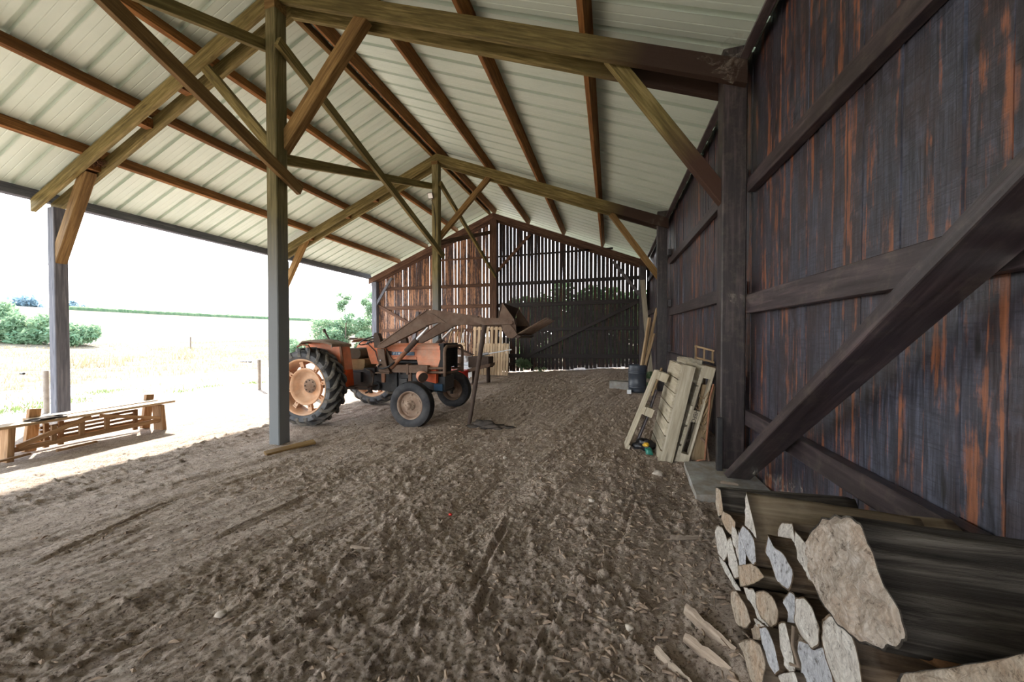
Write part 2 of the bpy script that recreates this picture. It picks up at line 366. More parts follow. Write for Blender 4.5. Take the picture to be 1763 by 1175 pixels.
def npmesh(name, V, F, m, parent=None, smooth=True):
    """V (n,3), F (k,3|4) arrays"""
    me = bpy.data.meshes.new(name); k, q = F.shape
    me.vertices.add(len(V)); me.vertices.foreach_set('co', np.asarray(V, np.float32).ravel())
    me.loops.add(k*q); me.loops.foreach_set('vertex_index', F.astype(np.int32).ravel())
    me.polygons.add(k); me.polygons.foreach_set('loop_start', np.arange(0, k*q, q, dtype=np.int32))
    me.polygons.foreach_set('use_smooth', np.full(k, smooth)); me.update(calc_edges=True); me.validate()
    return link(name, me, m, parent)
def text_mesh(name, fc):
    t_ = bpy.data.objects.new(name, fc); COL.objects.link(t_); dg = bpy.context.evaluated_depsgraph_get()
    me = bpy.data.meshes.new_from_object(t_.evaluated_get(dg)); bpy.data.objects.remove(t_)
    o = bpy.data.objects.new(name, me); COL.objects.link(o); return o
_rs = np.random.RandomState(3); _tab = _rs.rand(512, 512)
def vn(x, y, s=0):
    x = x+s*17.3; y = y+s*9.7; xi = np.floor(x).astype(int); yi = np.floor(y).astype(int); fx = x-xi; fy = y-yi
    fx = fx*fx*(3-2*fx); fy = fy*fy*(3-2*fy); a = _tab[xi % 512, yi % 512]; b = _tab[(xi+1) % 512, yi % 512]; c = _tab[xi % 512, (yi+1) % 512]; d = _tab[(xi+1) % 512, (yi+1) % 512]
    return (a*(1-fx)+b*fx)*(1-fy)+(c*(1-fx)+d*fx)*fy
def fbm(x, y, s=0, o=4): return sum(vn(x*2**i, y*2**i, s+i)*.5**i for i in range(o))/sum(.5**i for i in range(o))-.5

# ------------------------------------------------------------------ the ground
def grade(segs):
    out = []
    for a, b, st in segs: out += list(np.arange(a, b-1e-6, st))
    return np.array(out+[segs[-1][1]])
gx = grade([(-17, -7.5, .09), (-7.5, -4.6, .035), (-4.6, -2.6, .020), (-2.6, 1.42, .0135), (1.42, 2.4, .1)])
gy = grade([(-11.6, .55, .16), (.55, 3.6, .0135), (3.6, 6.5, .024), (6.5, 11, .05), (11, 16.5, .09)])
GX, GY = np.meshgrid(gx, gy)
P_ = np.clip(np.minimum(GX, 1.6)+5, 0, None); GZ = .022*P_+.0042*P_*np.clip(np.minimum(GY, 15)-4, 0, None)
inner = 1/(1+np.exp(-(GX+6.6)/.35))                 # churned-up dirt under the roof, trodden smooth outside
und = fbm(GX*.8, GY*.8, 1, 3)*.075
wx = GX+.35*GY*0+.12*fbm(GX*1.2, GY*1.2, 8, 2)
ang = GX*.94-GY*.22
rid = fbm(wx*4.2-GY*1.0, GY*.55, 3, 4)*.050
patch = np.clip(fbm(GX*.9, GY*.7, 61, 3)*5+.45+.25*np.clip((GX+1.6)/1.6, -1, 1), 0, 1)     # churned patches among smoother raked dirt
clod = fbm(GX*9, GY*7, 12, 4)*(.012+.010*patch)+np.abs(fbm(GX*24, GY*20, 21, 3))*(.010+.014*patch)+(np.random.RandomState(11).rand(*GX.shape)-.5)*(.008+.007*patch)
crumb = np.clip(fbm(GX*19, GY*17, 33, 3)-.15, 0, None)*.20*patch+fbm(ang*20, (GY+.3*GX)*1.6, 77, 3)*.016
dimp = np.clip(-fbm(GX*7+GY*1.1, GY*3.4, 44, 4)-.16, 0, None)*.16
GZ = GZ+und*.7+inner*(rid+clod+crumb-dimp*.6-.014)+(1-inner)*(clod*.35-.012)
def groove(a, b, w, d):
    global GZ
    ax, ay = a; bx, by = b; L2 = (bx-ax)**2+(by-ay)**2
    t = np.clip(((GX-ax)*(bx-ax)+(GY-ay)*(by-ay))/L2, 0, 1); jit = .035*fbm(GX*3, GY*3, 50+int(a[0]*10), 2)
    r = np.hypot(GX-ax-t*(bx-ax)+jit, GY-ay-t*(by-ay)); fade = np.clip(np.minimum(t, 1-t)*7, 0, 1)
    GZ = GZ-d*np.exp(-(r/w)**2)*(.4+.6*fade)+d*.55*np.exp(-((r-1.9*w)/(w*.7))**2)*fade
for a, b, w, d in (((-3.82, 1.45), (-4.05, 2.4), .030, .040), ((-2.90, 2.0), (-2.84, 2.95), .032, .038), ((-1.63, 1.28), (-1.38, 2.03), .026, .034), ((-1.39, 2.0), (-1.24, 2.56), .024, .032),
                   ((-1.18, 1.58), (-1.02, 2.02), .024, .028), ((-.79, 1.99), (-.81, 2.80), .030, .042), ((-.68, 1.72), (-.72, 2.02), .028, .036), ((-3.47, 1.5), (-3.22, 1.74), .025, .022), ((-2.23, 1.85), (-2.02, 2.64), .022, .022),
                   ((-2.34, 1.17), (-2.15, 1.48), .055, .035), ((-1.26, 2.70), (-1.11, 3.55), .024, .026), ((-1.38, 1.82), (-1.25, 2.5), .016, .016), ((-.80, 4.14), (-.32, 5.24), .035, .03), ((-.50, 3.29), (-.19, 4.12), .028, .028),
                   ((-.38, 1.35), (-.25, 2.1), .022, .022), ((-2.9, 3.2), (-2.7, 4.4), .03, .025), ((.05, 2.6), (.25, 3.4), .03, .025)):
    groove(a, b, w*.62, d*.8)
for (cx_, cy_, rad, h) in ((-.1, 4.2, .5, .05), (-.55, 3.5, .35, .05), (.15, 3.2, .4, .04), (-1.6, 8.2, 1.2, .05), (-.7, 5.4, .5, .04)):
    GZ += h*np.exp(-(np.hypot(GX-cx_, GY-cy_)/rad)**2)*(.5+1.6*np.abs(fbm(GX*6, GY*6, 70, 3)))
GZ += .13*np.exp(-((GX-.62)/.16)**2)*np.exp(-((GY-1.55)/.55)**2)*.45   # dust drifted against the log pile
nxg, nyg = len(gx), len(gy); idx = np.arange(nxg*nyg).reshape(nyg, nxg)
GF = np.stack([idx[:-1, :-1], idx[:-1, 1:], idx[1:, 1:], idx[1:, :-1]], -1).reshape(-1, 4)
tag(npmesh('floor', np.stack([GX, GY, GZ], -1).reshape(-1, 3), GF, M['dirt']), kind='structure')
def gh(x, y):
    j = int(np.clip(np.searchsorted(gx, x), 1, nxg-1)); i = int(np.clip(np.searchsorted(gy, y), 1, nyg-1)); return float(GZ[i-1:i+1, j-1:j+1].mean())

# the field beyond: rises to a long low crest
AZ = np.radians(np.linspace(-100, 260, 241)); RD = np.concatenate([np.linspace(9.5, 40, 60), np.linspace(42, 165, 60), np.linspace(175, 420, 20)])
A2, D2 = np.meshgrid(AZ, RD); FX = -4-D2*np.sin(A2); FY = 6+D2*np.cos(A2)
def fieldz(x, y):
    d = np.hypot(x+4, y-6); az = np.degrees(np.arctan2(-(x+4), y-6)); s = np.clip((d-13)/137, 0, 1.25)
    crest = 7.6+np.clip((az-45)/26, -1.2, 1.2)*1.7; side = np.clip((az-15)/20, 0, 1)*np.clip((150-az)/30, 0, 1)
    return crest*side*np.where(s < 1, s**1.35, 1-(s-1)*1.5)-.04
FZ = fieldz(FX, FY)+fbm(FX*.35, FY*.35, 5, 4)*.10+fbm(FX*2.2, FY*2.2, 6, 2)*.05
ins = (FX > -16.6) & (FX < 2.3) & (FY > -11.4) & (FY < 16.3); FZ = np.where(ins, -.5, FZ)
back = np.clip((FX+9)/9, 0, 1)*np.clip((FY-15)/1.5, 0, 1); FZ = FZ+back*.45+np.clip((FX-1.5)/1, 0, 1)*.15
na, nr = len(AZ), len(RD); idx = np.arange(na*nr).reshape(nr, na)
tag(npmesh('field', np.stack([FX, FY, FZ], -1).reshape(-1, 3), np.stack([idx[:-1, 1:], idx[:-1, :-1], idx[1:, :-1], idx[1:, 1:]], -1).reshape(-1, 4), M['field']), kind='structure')

# ------------------------------------------------------------------ roof sheets (the ceiling one sees)
def sheet(side):
    Y0, Y1 = -11.2, 15.1; pitch = .37; prof = []; y = Y0  # runs on unseen behind the camera, lengthened there to cut front light
    while y < Y1:
        prof += [(y, 0), (y+.012, .004), (y+.10, 0), (y+.11, .005), (y+.12, 0), (y+.205, 0), (y+.215, .005), (y+.225, 0), (y+.292, 0), (y+.302, .062), (y+.36, .062)]; y += pitch
    S_, off = (SR, .475) if side == 'R' else (SL, .475)
    x0, x1 = (XR, 1.62) if side == 'R' else (XR, -11.25)
    xs = np.linspace(x0, x1, 9); V = [(x, yy, ZR+off-S_*abs(x-XR)+h-.008*math.sin(yy*.6+x)) for x in xs for yy, h in prof]; n = len(prof)
    F = np.array([(i*n+k, i*n+k+1, (i+1)*n+k+1, (i+1)*n+k) for i in range(len(xs)-1) for k in range(n-1)])
    o = npmesh('ceiling_right' if side == 'R' else 'ceiling_left', np.array(V), F, M['sheet'], smooth=False)
    sm = o.modifiers.new('thick', 'SOLIDIFY'); sm.thickness = .003; sm.offset = 1
    return tag(o, kind='structure')
sheet('R'); sheet('L')

# ------------------------------------------------------------------ board walls
def wall_right():
    mb = MB(); y = -11.1
    while y < 14.45:
        w = R.uniform(.125, .185); gap = R.choice([.003, .003, .005, .005, .004, .008]); dx = R.uniform(0, .013); top = zraf(1.45)+.462
        mb.box((1.455+dx, y+w/2, (top-.05)/2+.02), (.024, w, top+.05), Matrix.Rotation(R.uniform(-.012, .012), 3, 'Z')); y += w+gap
    return tag(mb.build('wall_right', M['wallr']), kind='structure')
wall_right()
def wall_back():
    mb = MB(); x = -10.75
    while x < 1.5:
        left = x < -4.75
        w = R.uniform(.128, .146); gap = R.choice([.003, .004, .004, .018, .005]) if left else R.uniform(.013, .017)
        if left and x > -7.6: gap = R.choice([.005, .010, .020, .024])
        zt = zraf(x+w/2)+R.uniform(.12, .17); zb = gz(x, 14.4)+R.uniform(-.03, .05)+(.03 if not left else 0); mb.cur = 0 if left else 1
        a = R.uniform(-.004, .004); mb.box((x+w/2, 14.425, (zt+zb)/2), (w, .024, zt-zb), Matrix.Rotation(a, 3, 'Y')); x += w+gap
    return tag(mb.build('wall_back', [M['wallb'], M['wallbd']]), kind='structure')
wall_back()
def wall_front():
    mb = MB(); x = -10.9
    while x < 1.5:
        zt = zraf(x+.07)+.46; mb.box((x+.072, -6.1, zt/2-.05), (.142, .024, zt+.1)); x += .145
    return tag(mb.build('wall_front', M['wallbd']), kind='structure')
#wall_front()
# rails of the walls
g = 'rails of the slatted end wall'
for lab, z, h, xs in (('top thin', 4.98, .07, ((-7.4, -4.9), (-4.57, 0.1))), ('high', 3.80, .14, ((-10.3, -4.9), (-4.57, 1.12))), ('middle', 2.90, .17, ((-10.3, -4.9), (-4.57, 1.12))),
                      ('low', 1.86, .14, ((-10.3, -4.9), (-4.57, 1.12))), ('lowest', .76, .17, ((-10.3, -4.9), (-4.57, 1.12)))):
    for i, (a, b) in enumerate(xs):
        timber('wall_rail', (a, 14.375, z), (b, 14.375, z+(.05 if i else 0)), .07, h, M['gable'] if i == 0 else M['darkest'],
               f'{lab} rail of the slatted end wall, {"on the tractor side of" if i == 0 else "between drum corner and"} its middle post', 'rail', g)
bays = (('nearest bay by the log pile', -6., 4.2, (3.09, 3.235, 1.835, 2.03, .665, .825)), ('bay behind the leaning pallets', 4.42, 9.2, (3.30, 3.45, 2.06, 2.235, 1.02, 1.19)), ('far bay behind the drum', 9.4, 14.2, (3.62, 3.77, 2.36, 2.53, 1.25, 1.42)))
for nm, y0, y1, zz in bays:
    for k, w in enumerate(('top', 'middle', 'bottom')):
        z0, z1 = zz[2*k], zz[2*k+1]; dz = .06 if y0 > 4 else 0.
        timber('wall_rail', (1.405, y0, (z0+z1)/2-dz*.5), (1.405, y1, (z0+z1)/2+dz*.5), .075, z1-z0, M['dark'],
               f'{w} dark horizontal rail on the stained board wall, {nm}', 'rail', 'rails of the stained board wall')

# ------------------------------------------------------------------ posts
def post(x0, x1, y, ztop, m, label, name='timber_post', zb=None, group='posts of the barn frame', w=.19):
    zb = gz((x0+x1)/2, y)-.05 if zb is None else zb
    o = oriented(MB().beam(((x0+x1)/2, y+w/2, zb), ((x0+x1)/2, y+w/2, ztop), w, x1-x0, (1, 0, 0)), name, m, ((x0+x1)/2, y+w/2, 0), (0, 0, 1), (1, 0, 0))
    return tag(o, label, 'post', group)
post(XR-.097, XR+.097, YF[0]-.09, ZR-.19, M['post'], 'tall square olive and grey ridge post standing before the tractor rear wheel')
post(XR-.097, XR+.097, YF[1]-.09, ZR-.11, M['post'], 'olive ridge post with a floodlight, behind the tractor loader')
post(XR-.14, XR+.16, 14.15, ZR+.02, M['gable'], 'brown middle post of the slatted end wall under the gable peak')
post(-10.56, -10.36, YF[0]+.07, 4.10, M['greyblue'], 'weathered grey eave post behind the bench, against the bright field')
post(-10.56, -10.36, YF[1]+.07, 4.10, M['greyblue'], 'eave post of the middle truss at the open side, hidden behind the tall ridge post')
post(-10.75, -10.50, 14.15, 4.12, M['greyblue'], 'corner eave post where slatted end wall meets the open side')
post(1.14, 1.37, YF[0]+.07, 4.62, M['darkpost'], 'thick dark wall post on a concrete slab beside the leaning pallets')
post(1.10, 1.33, YF[1]+.07, 4.62, M['darkpost'], 'dark wall post between the leaning pallets and the drum')
post(1.08, 1.31, 14.15, 4.55, M['darkpost'], 'dark corner post of the slatted end wall behind the drum')

# ------------------------------------------------------------------ trusses: paired rafter boards
def rafter(k, side):
    y = YF[k]; nm = ('front', 'middle', 'end wall')[k]
    wh = {'L': 'open side', 'R': 'board wall side'}[side]
    root = empty('roof_rafter', (XR, y, ZR))
    xe = -10.91 if side == 'L' else 1.34; S_ = SL if side == 'L' else SR
    m = (M['olive'] if side == 'L' else M['raft_r']) if k < 2 else M['gable']
    for j, (ya, yb) in enumerate(((y, y+.07), (y+.26, y+.33))):
        dz = 0. if j == 0 else -.012
        if k == 2 and j == 1: ya, yb = y+.20, y+.26; dz = -.07
        poly = [(XR, ZR+dz), (xe, zraf(xe)+dz), (xe+(.09 if side == 'L' else -.09)*0, zraf(xe)+dz+.24), (XR, ZR+dz+.24)]
        mb = MB().prism(poly, ya, yb); o = oriented(mb, 'rafter_board', m, (XR, ya, ZR), (xe-XR, 0, zraf(xe)-ZR), parent=root)
    return tag(root, {('L', 0): 'olive double rafter of the front truss running down to the grey eave post', ('R', 0): 'olive double rafter of the front truss from tall ridge post to thick wall post',
                      ('L', 1): 'olive double rafter of the middle truss on the open side', ('R', 1): 'olive double rafter of the middle truss on the board wall side',
                      ('L', 2): 'brown gable rafter of the end wall on the open side', ('R', 2): 'brown gable rafter of the end wall on the drum side'}[(side, k)], 'rafter', 'paired rafters of the trusses')
for k in range(3):
    for sd in 'LR': rafter(k, sd)
# packing blocks between the boards
for k in (0, 1):
    y = YF[k]; s = ('front', 'middle')[k]
    for x, lab in ((-6.95, 'upper'), (-7.96, 'lower'), (-9.4, 'nest')):
        z = zraf(x); timber('packing_block', (x-.08, y+.165, z+.11+.08*SL), (x+.08, y+.165, z+.11-.08*SL+.064), .19, .17, M['purlin'], f'{lab if lab != "nest" else "lowest"} packing block between open-side rafter boards of the {s} truss', 'block', 'packing blocks')
    timber('packing_block', (XR-.115, y+.02, ZR-.095+.04*k), (XR+.075, y+.02, ZR-.095+.04*k), .20, .17-.08*k, M['brownpine'], f'saddle block on top of the {"tall front" if k == 0 else "floodlight"} ridge post', 'block', 'packing blocks')

# purlins on the rafters
def purlin(x, side, m, label, w=.075, h=.22, y0=-11.0, y1=14.35, dz=0.):
    S_ = -SR if side == 'R' else SL; z = zraf(x)+.245+h/2+dz
    up = Vector((-S_ if False else (SR if side == 'R' else -SL), 0, 1)).normalized()
    timber('roof_purlin', (x, y0, z), (x, y1, z), w, h, m, label, 'purlin', 'purlins under the roof sheets', up=up)
for x, m, lab in ((-4.96, M['brownpine'], 'ridge purlin on the open-side slope, running to the gable peak'), (-6.46, M['purlin'], 'second purlin down from the ridge on the open-side slope'),
                  (-7.93, M['purlin'], 'third purlin down from the ridge on the open-side slope'), (-9.35, M['purlin'], 'lowest orange purlin on the open-side slope, above the eave beam')):
    purlin(x, 'L', m, lab)
for x, m, lab in ((-4.76, M['purlin'], 'ridge purlin on the board-wall slope, paired with its twin at the peak'), (-3.28, M['purlin'], 'second purlin down from the ridge on the board-wall slope'),
                  (-1.82, M['purlin'], 'third purlin down from the ridge on the board-wall slope'), (-.31, M['purlin'], 'fourth purlin down from the ridge on the board-wall slope')):
    purlin(x+.03, 'R', m, lab)
purlin(1.34, 'R', M['dark'], 'dark eave plate along the top of the stained board wall', w=.08, h=.2)
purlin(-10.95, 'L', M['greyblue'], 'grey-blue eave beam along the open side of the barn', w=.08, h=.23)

# knee braces and struts
BR = 'braces of the barn frame'
def brace(p0, p1, w, h, m, label, up=(0, 0, 1)): return timber('timber_brace', p0, p1, w, h, m, label, 'brace', BR, up)
yk = YF[0]+.165
brace((-4.79, 4.24, 4.42), (-3.31, 4.24, 6.03), .13, .21, M['brownpine'], 'wide brown knee brace from the tall front ridge post up to the board-wall rafter')
brace((-4.83, 4.24, 4.32), (-6.52, 4.24, 6.15), .10, .15, M['olive'], 'olive knee brace from the tall front ridge post up to the open-side rafter')
brace((1.20, yk, 3.06), (-.02, yk, 4.86), .10, .15, M['kneestain'], 'knee brace from the thick dark wall post up to the front rafter')
brace((-10.52, yk, 2.95), (-9.48, yk, 4.72), .16, .21, M['brownpine'], 'brown knee brace from the grey eave post up to the front rafter')
yk = YF[1]+.165
brace((-4.80, yk, 4.42), (-3.26, yk, 5.99), .10, .15, M['brownpine'], 'knee brace from the floodlight post up to the board-wall rafter')
brace((1.16, yk, 3.03), (.02, yk, 4.68), .10, .14, M['brownpine'], 'knee brace from the dark wall post by the drum up to the middle rafter')
brace((-10.52, yk, 3.1), (-9.55, yk, 4.75), .14, .18, M['brownpine'], 'knee brace of the middle truss at the open side, beside the tall post')
XP, XM = XR+.14, XR-.14
brace((XP, -1.2, 6.3), (XP, 4.42, 3.86), .075, .17, M['brownpine'], 'long ridge brace descending to the lower part of the tall front post')
brace((XM, -.6, 3.98), (XM, 4.30, 5.97), .075, .15, M['olive'], 'ridge brace meeting the tall front post near its top from the open end')
brace((XP, 4.05, 5.86), (XP, 9.30, 3.90), .075, .16, M['olive'], 'long ridge brace descending from the tall front post to the floodlight post')
brace((XM, 4.30, 4.33), (XM, 9.30, 5.93), .075, .16, M['olive'], 'ridge brace rising from the tall front post to the floodlight post')
brace((XP, 9.1, 5.92), (XP, 14.1, 4.10), .075, .15, M['olive'], 'ridge brace descending from the floodlight post to the end wall')
brace((XM, 9.3, 4.28), (XM, 14.15, 5.98), .075, .15, M['gable'], 'dark ridge brace rising from the floodlight post to the gable peak')
yb = 14.31
brace((-4.65, yb, 4.33), (-3.2, yb, 5.80), .06, .12, M['gable'], 'gable brace rising from the end wall middle post towards the drum side')
brace((.10, yb, 4.52), (1.10, yb, 3.15), .06, .12, M['dark'], 'short brace at the drum-side end of the slatted wall')
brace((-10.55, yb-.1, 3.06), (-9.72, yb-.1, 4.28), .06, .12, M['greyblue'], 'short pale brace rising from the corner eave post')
brace((-10.52, yb, 3.02), (-5.0, yb, .22), .05, .13, M['gable'], 'long brace falling from the corner eave post behind the tractor')
brace((-4.5, yb, .2), (1.05, yb, 2.93), .05, .13, M['darkest'], 'long dark diagonal brace across the slatted wall, rising to the drum corner')
# the big diagonal by the logs
brace((1.235, 4.20, .045), (1.235, -.9, 3.745), .20, .072, M['dark'], 'heavy dark diagonal brace rising over the log pile', up=(0, .6, .8))
# ------------------------------------------------------------------ the tractor (own frame: x forward, y to its far side, z up; origin on the ground under the rear axle)
TR = empty('tractor', (-5.17, 6.17, 0.0), math.radians(2.5))
tag(TR, 'old faded orange farm tractor with front loader, parked across the barn', 'tractor')
bpy.context.view_layer.update()
def kid(mb, name, m, parent=None, label=None):
    o = mb.build(name, m, parent or TR)
    if label: o['label'] = label
    return o
def rear_wheel(y, s):
    """s=-1: outer side towards -y"""
    cz, cx = .69, -.14; c = (cx, y, cz); mb = MB()
    pr = [(-.13, .485), (-.175, .52), (-.195, .57), (-.19, .61), (-.165, .64), (-.09, .655), (0, .66), (.09, .655), (.165, .64), (.19, .61), (.195, .57), (.175, .52), (.13, .485)]
    mb.cur = 1; mb.lathe(pr[:4], c, n=56); mb.lathe(pr[-4:], c, n=56); mb.cur = 0; mb.lathe(pr[3:-3], c, n=56)
    mb.cur = 2; nl = 19
    for sd in (-1, 1):
        for i in range(nl):
            a0 = 2*math.pi*(i+(.5 if sd > 0 else 0))/nl; vs = []; K = 7
            for k in range(K+1):
                t = k/K; yy = sd*(-.015+.215*t); a = a0-.40*t**1.15; w = .024+.012*t
                r0 = .64 if t < .75 else .64-.075*(t-.75)/.25; r1 = .705 if t < .7 else .705-.10*((t-.7)/.3)**1.5
                if k == K: yy = sd*.205; r1 = .60; r0 = .54
                for da, r in ((-w/.68*1.25, r0), (-w/.68*.8, r1), (w/.68*.8, r1), (w/.68*1.25, r0)): vs.append((cx+r*math.cos(a+da), y+yy, cz+r*math.sin(a+da)))
            fs = [(q*4+e, q*4+e+1, (q+1)*4+e+1, (q+1)*4+e) for q in range(K) for e in range(3)]+[(0, 1, 2, 3), (K*4+3, K*4+2, K*4+1, K*4)]
            mb.add(vs, fs)
    ty = kid(mb, 'rear_tyre', [M['rubber'], M['rubberside'], M['lug']], label='rear tyre with deep angled lugs')
    rm = MB().lathe([(s*.165, .505), (s*.175, .49), (s*.15, .475), (s*.11, .46), (s*.04, .445), (-s*.04, .445), (-s*.11, .46), (-s*.15, .475), (-s*.17, .505)], c, n=56)
    rim = kid(rm, 'wheel_rim', M['rim'], ty)
    db = MB().lathe([(-s*.03, .0), (-s*.03, .135), (-s*.045, .14), (-s*.05, .20), (-s*.035, .25), (s*.05, .285), (s*.085, .315), (s*.085, .335), (s*.06, .335), (-s*.05, .27), (-s*.08, .2), (-s*.08, .0)], c, n=48)
    kid(db, 'wheel_disc', M['rim'], ty)
    for i in range(8):
        br = MB(); a = math.radians(45*i+12); rot = Matrix.Rotation(-a, 3, 'Y')
        br.box((cx+.385*math.cos(a), y+s*.045, cz+.385*math.sin(a)), (.13, .05, .075), rot); br.box((cx+.435*math.cos(a), y+s*.02, cz+.435*math.sin(a)), (.03, .12, .085), rot)
        br.tube([(cx+.355*math.cos(a), y+s*.06, cz+.355*math.sin(a)), (cx+.355*math.cos(a), y+s*.10, cz+.355*math.sin(a))], .014, 6)
        kid(br, 'rim_clamp', M['rim'], ty)
    bl = MB()
    for i in range(8):
        a = math.radians(45*i); bl.tube([(cx+.10*math.cos(a), y-s*.04, cz+.10*math.sin(a)), (cx+.10*math.cos(a), y-s*.005, cz+.10*math.sin(a))], .012, 6)
    kid(bl, 'wheel_bolts', M['rustdark'], ty)
    kid(MB().lathe([(-s*.03, .0), (-s*.022, .0), (-s*.022, .13), (-s*.03, .132)], c, n=32), 'hub_plate', M['rimdark'], ty)
rear_wheel(-1.0, -1); rear_wheel(1.02, 1)
def front_wheel(y, s, steer):
    x, cz = 1.85, .415; mb = MB(); mb.cur = 1
    pr = [(-.07, .235), (-.10, .27), (-.108, .315), (-.10, .355), (-.082, .385), (-.06, .397), (-.055, .388), (-.03, .403), (-.025, .392), (0, .406), (.025, .392), (.03, .403), (.055, .388), (.06, .397), (.082, .385), (.10, .355), (.108, .315), (.10, .27), (.07, .235)]
    pr0 = [(h, r) for h, r in pr]
    mb.lathe(pr0[:5], (0, 0, 0), n=48); mb.lathe(pr0[-5:], (0, 0, 0), n=48); mb.cur = 0; mb.lathe(pr0[4:-4], (0, 0, 0), n=48)
    ty = mb.build('front_tyre', [M['rubber'], M['rubber']], TR); ty.location = (x, y, cz); ty.rotation_euler = (0, 0, steer)
    rm = MB().lathe([(s*.085, .245), (s*.09, .235), (s*.07, .215), (s*.03, .205), (-s*.03, .205), (-s*.085, .24)], (0, 0, 0), n=40)
    rm.lathe([(s*.03, .205), (s*.015, .18), (s*.03, .13), (s*.045, .11), (s*.045, 0)], (0, 0, 0), n=40)
    for i in range(5):
        a = math.radians(72*i+20); rm.box((.172*math.cos(a), s*.035, .172*math.sin(a)), (.05, .012, .022), Matrix.Rotation(-a+1.57, 3, 'Y'))
    kid(rm, 'wheel_rim', M['rimdark'], ty)
    hb = MB().lathe([(s*.03, .09), (s*.07, .085), (s*.08, .06), (s*.115, .045), (s*.135, .035), (s*.14, 0)], (0, 0, 0), n=24)
    for i in range(6):
        a = math.radians(60*i); hb.tube([(.075*math.cos(a), s*.05, .075*math.sin(a)), (.075*math.cos(a), s*.095, .075*math.sin(a))], .010, 6)
    kid(hb, 'wheel_hub', M['rimdark'], ty)
front_wheel(-.87, -1, math.radians(-3)); front_wheel(.98, 1, math.radians(-3))

# axles, engine, gearbox
kid(MB().tube([(-.14, -.95, .69), (-.14, .95, .69)], .09, 12).lathe([(-.34, .11), (-.26, .2), (.26, .2), (.34, .11)], (-.14, 0, .69), n=20), 'rear_axle', M['engine'])
kid(MB().tube([(1.85, -.82, .43), (1.83, -.45, .50), (1.83, 0, .56), (1.83, .45, .50), (1.85, .92, .43)], .05, 8).tube([(1.85, -.76, .33), (1.85, -.76, .60)], .035, 8).tube([(1.85, .86, .33), (1.85, .86, .60)], .035, 8), 'front_axle', M['engine'])
kid(MB().tube([(1.55, -.7, .45), (1.62, 0, .47), (1.55, .8, .45)], .016, 6).tube([(1.55, -.7, .45), (1.85, -.76, .42)], .018, 6), 'tie_rod', M['rustdark'])
gb = MB().rbox((.45, 0, .74), (1.0, .40, .44), .06).rbox((1.02, 0, .78), (.3, .46, .52), .05)
gb.box((.62, -.23, .9), (.18, .08, .14)).box((.3, -.23, .78), (.2, .08, .2)).tube([(.75, -.24, .62), (.75, -.30, .62)], .09, 14)
kid(gb, 'gearbox', M['engine'])
en = MB().rbox((1.50, 0, .74), (.72, .36, .40), .04).rbox((1.48, 0, 1.02), (.70, .26, .26), .03).rbox((1.5, 0, .54), (.6, .28, .12), .03)
for i in range(4): en.tube([(1.24+.16*i, -.14, 1.02), (1.24+.16*i, -.22, .98), (1.24+.16*i, -.23, .86)], .018, 6)
en.tube([(1.2, -.24, 1.10), (1.78, -.24, 1.10)], .035, 8).lathe([(-.07, .05), (-.06, .055), (.06, .055), (.07, .05)], (1.66, -.25, .78), 'z', 14).box((1.34, -.24, .72), (.16, .10, .13)).tube([(1.4, -.25, .86), (1.8, -.22, .92)], .012, 6)
kid(en, 'engine_block', M['engine'])
kid(MB().rbox((2.02, 0, .70), (.30, .44, .26), .03).rbox((1.98, 0, .58), (.36, .30, .10), .02), 'front_frame', M['engine'])
kid(MB().rbox((2.05, -.20, .63), (.17, .12, .13), .015), 'side_weight', M['bluebox'], label='blue painted iron weight')
for y0, y1 in ((-.36, -.26), (.26, .36)):
    kid(MB().add([(1.80, y0, .77), (2.05, y0, .72), (2.06, y0, .98), (1.95, y0, 1.0), (1.80, y1, .77), (2.05, y1, .72), (2.06, y1, .98), (1.95, y1, 1.0)], [(0, 1, 2, 3), (7, 6, 5, 4), (0, 4, 5, 1), (1, 5, 6, 2), (2, 6, 7, 3), (3, 7, 4, 0)]), 'lower_side_panel', M['orangebright'], label='bright orange lower panel')

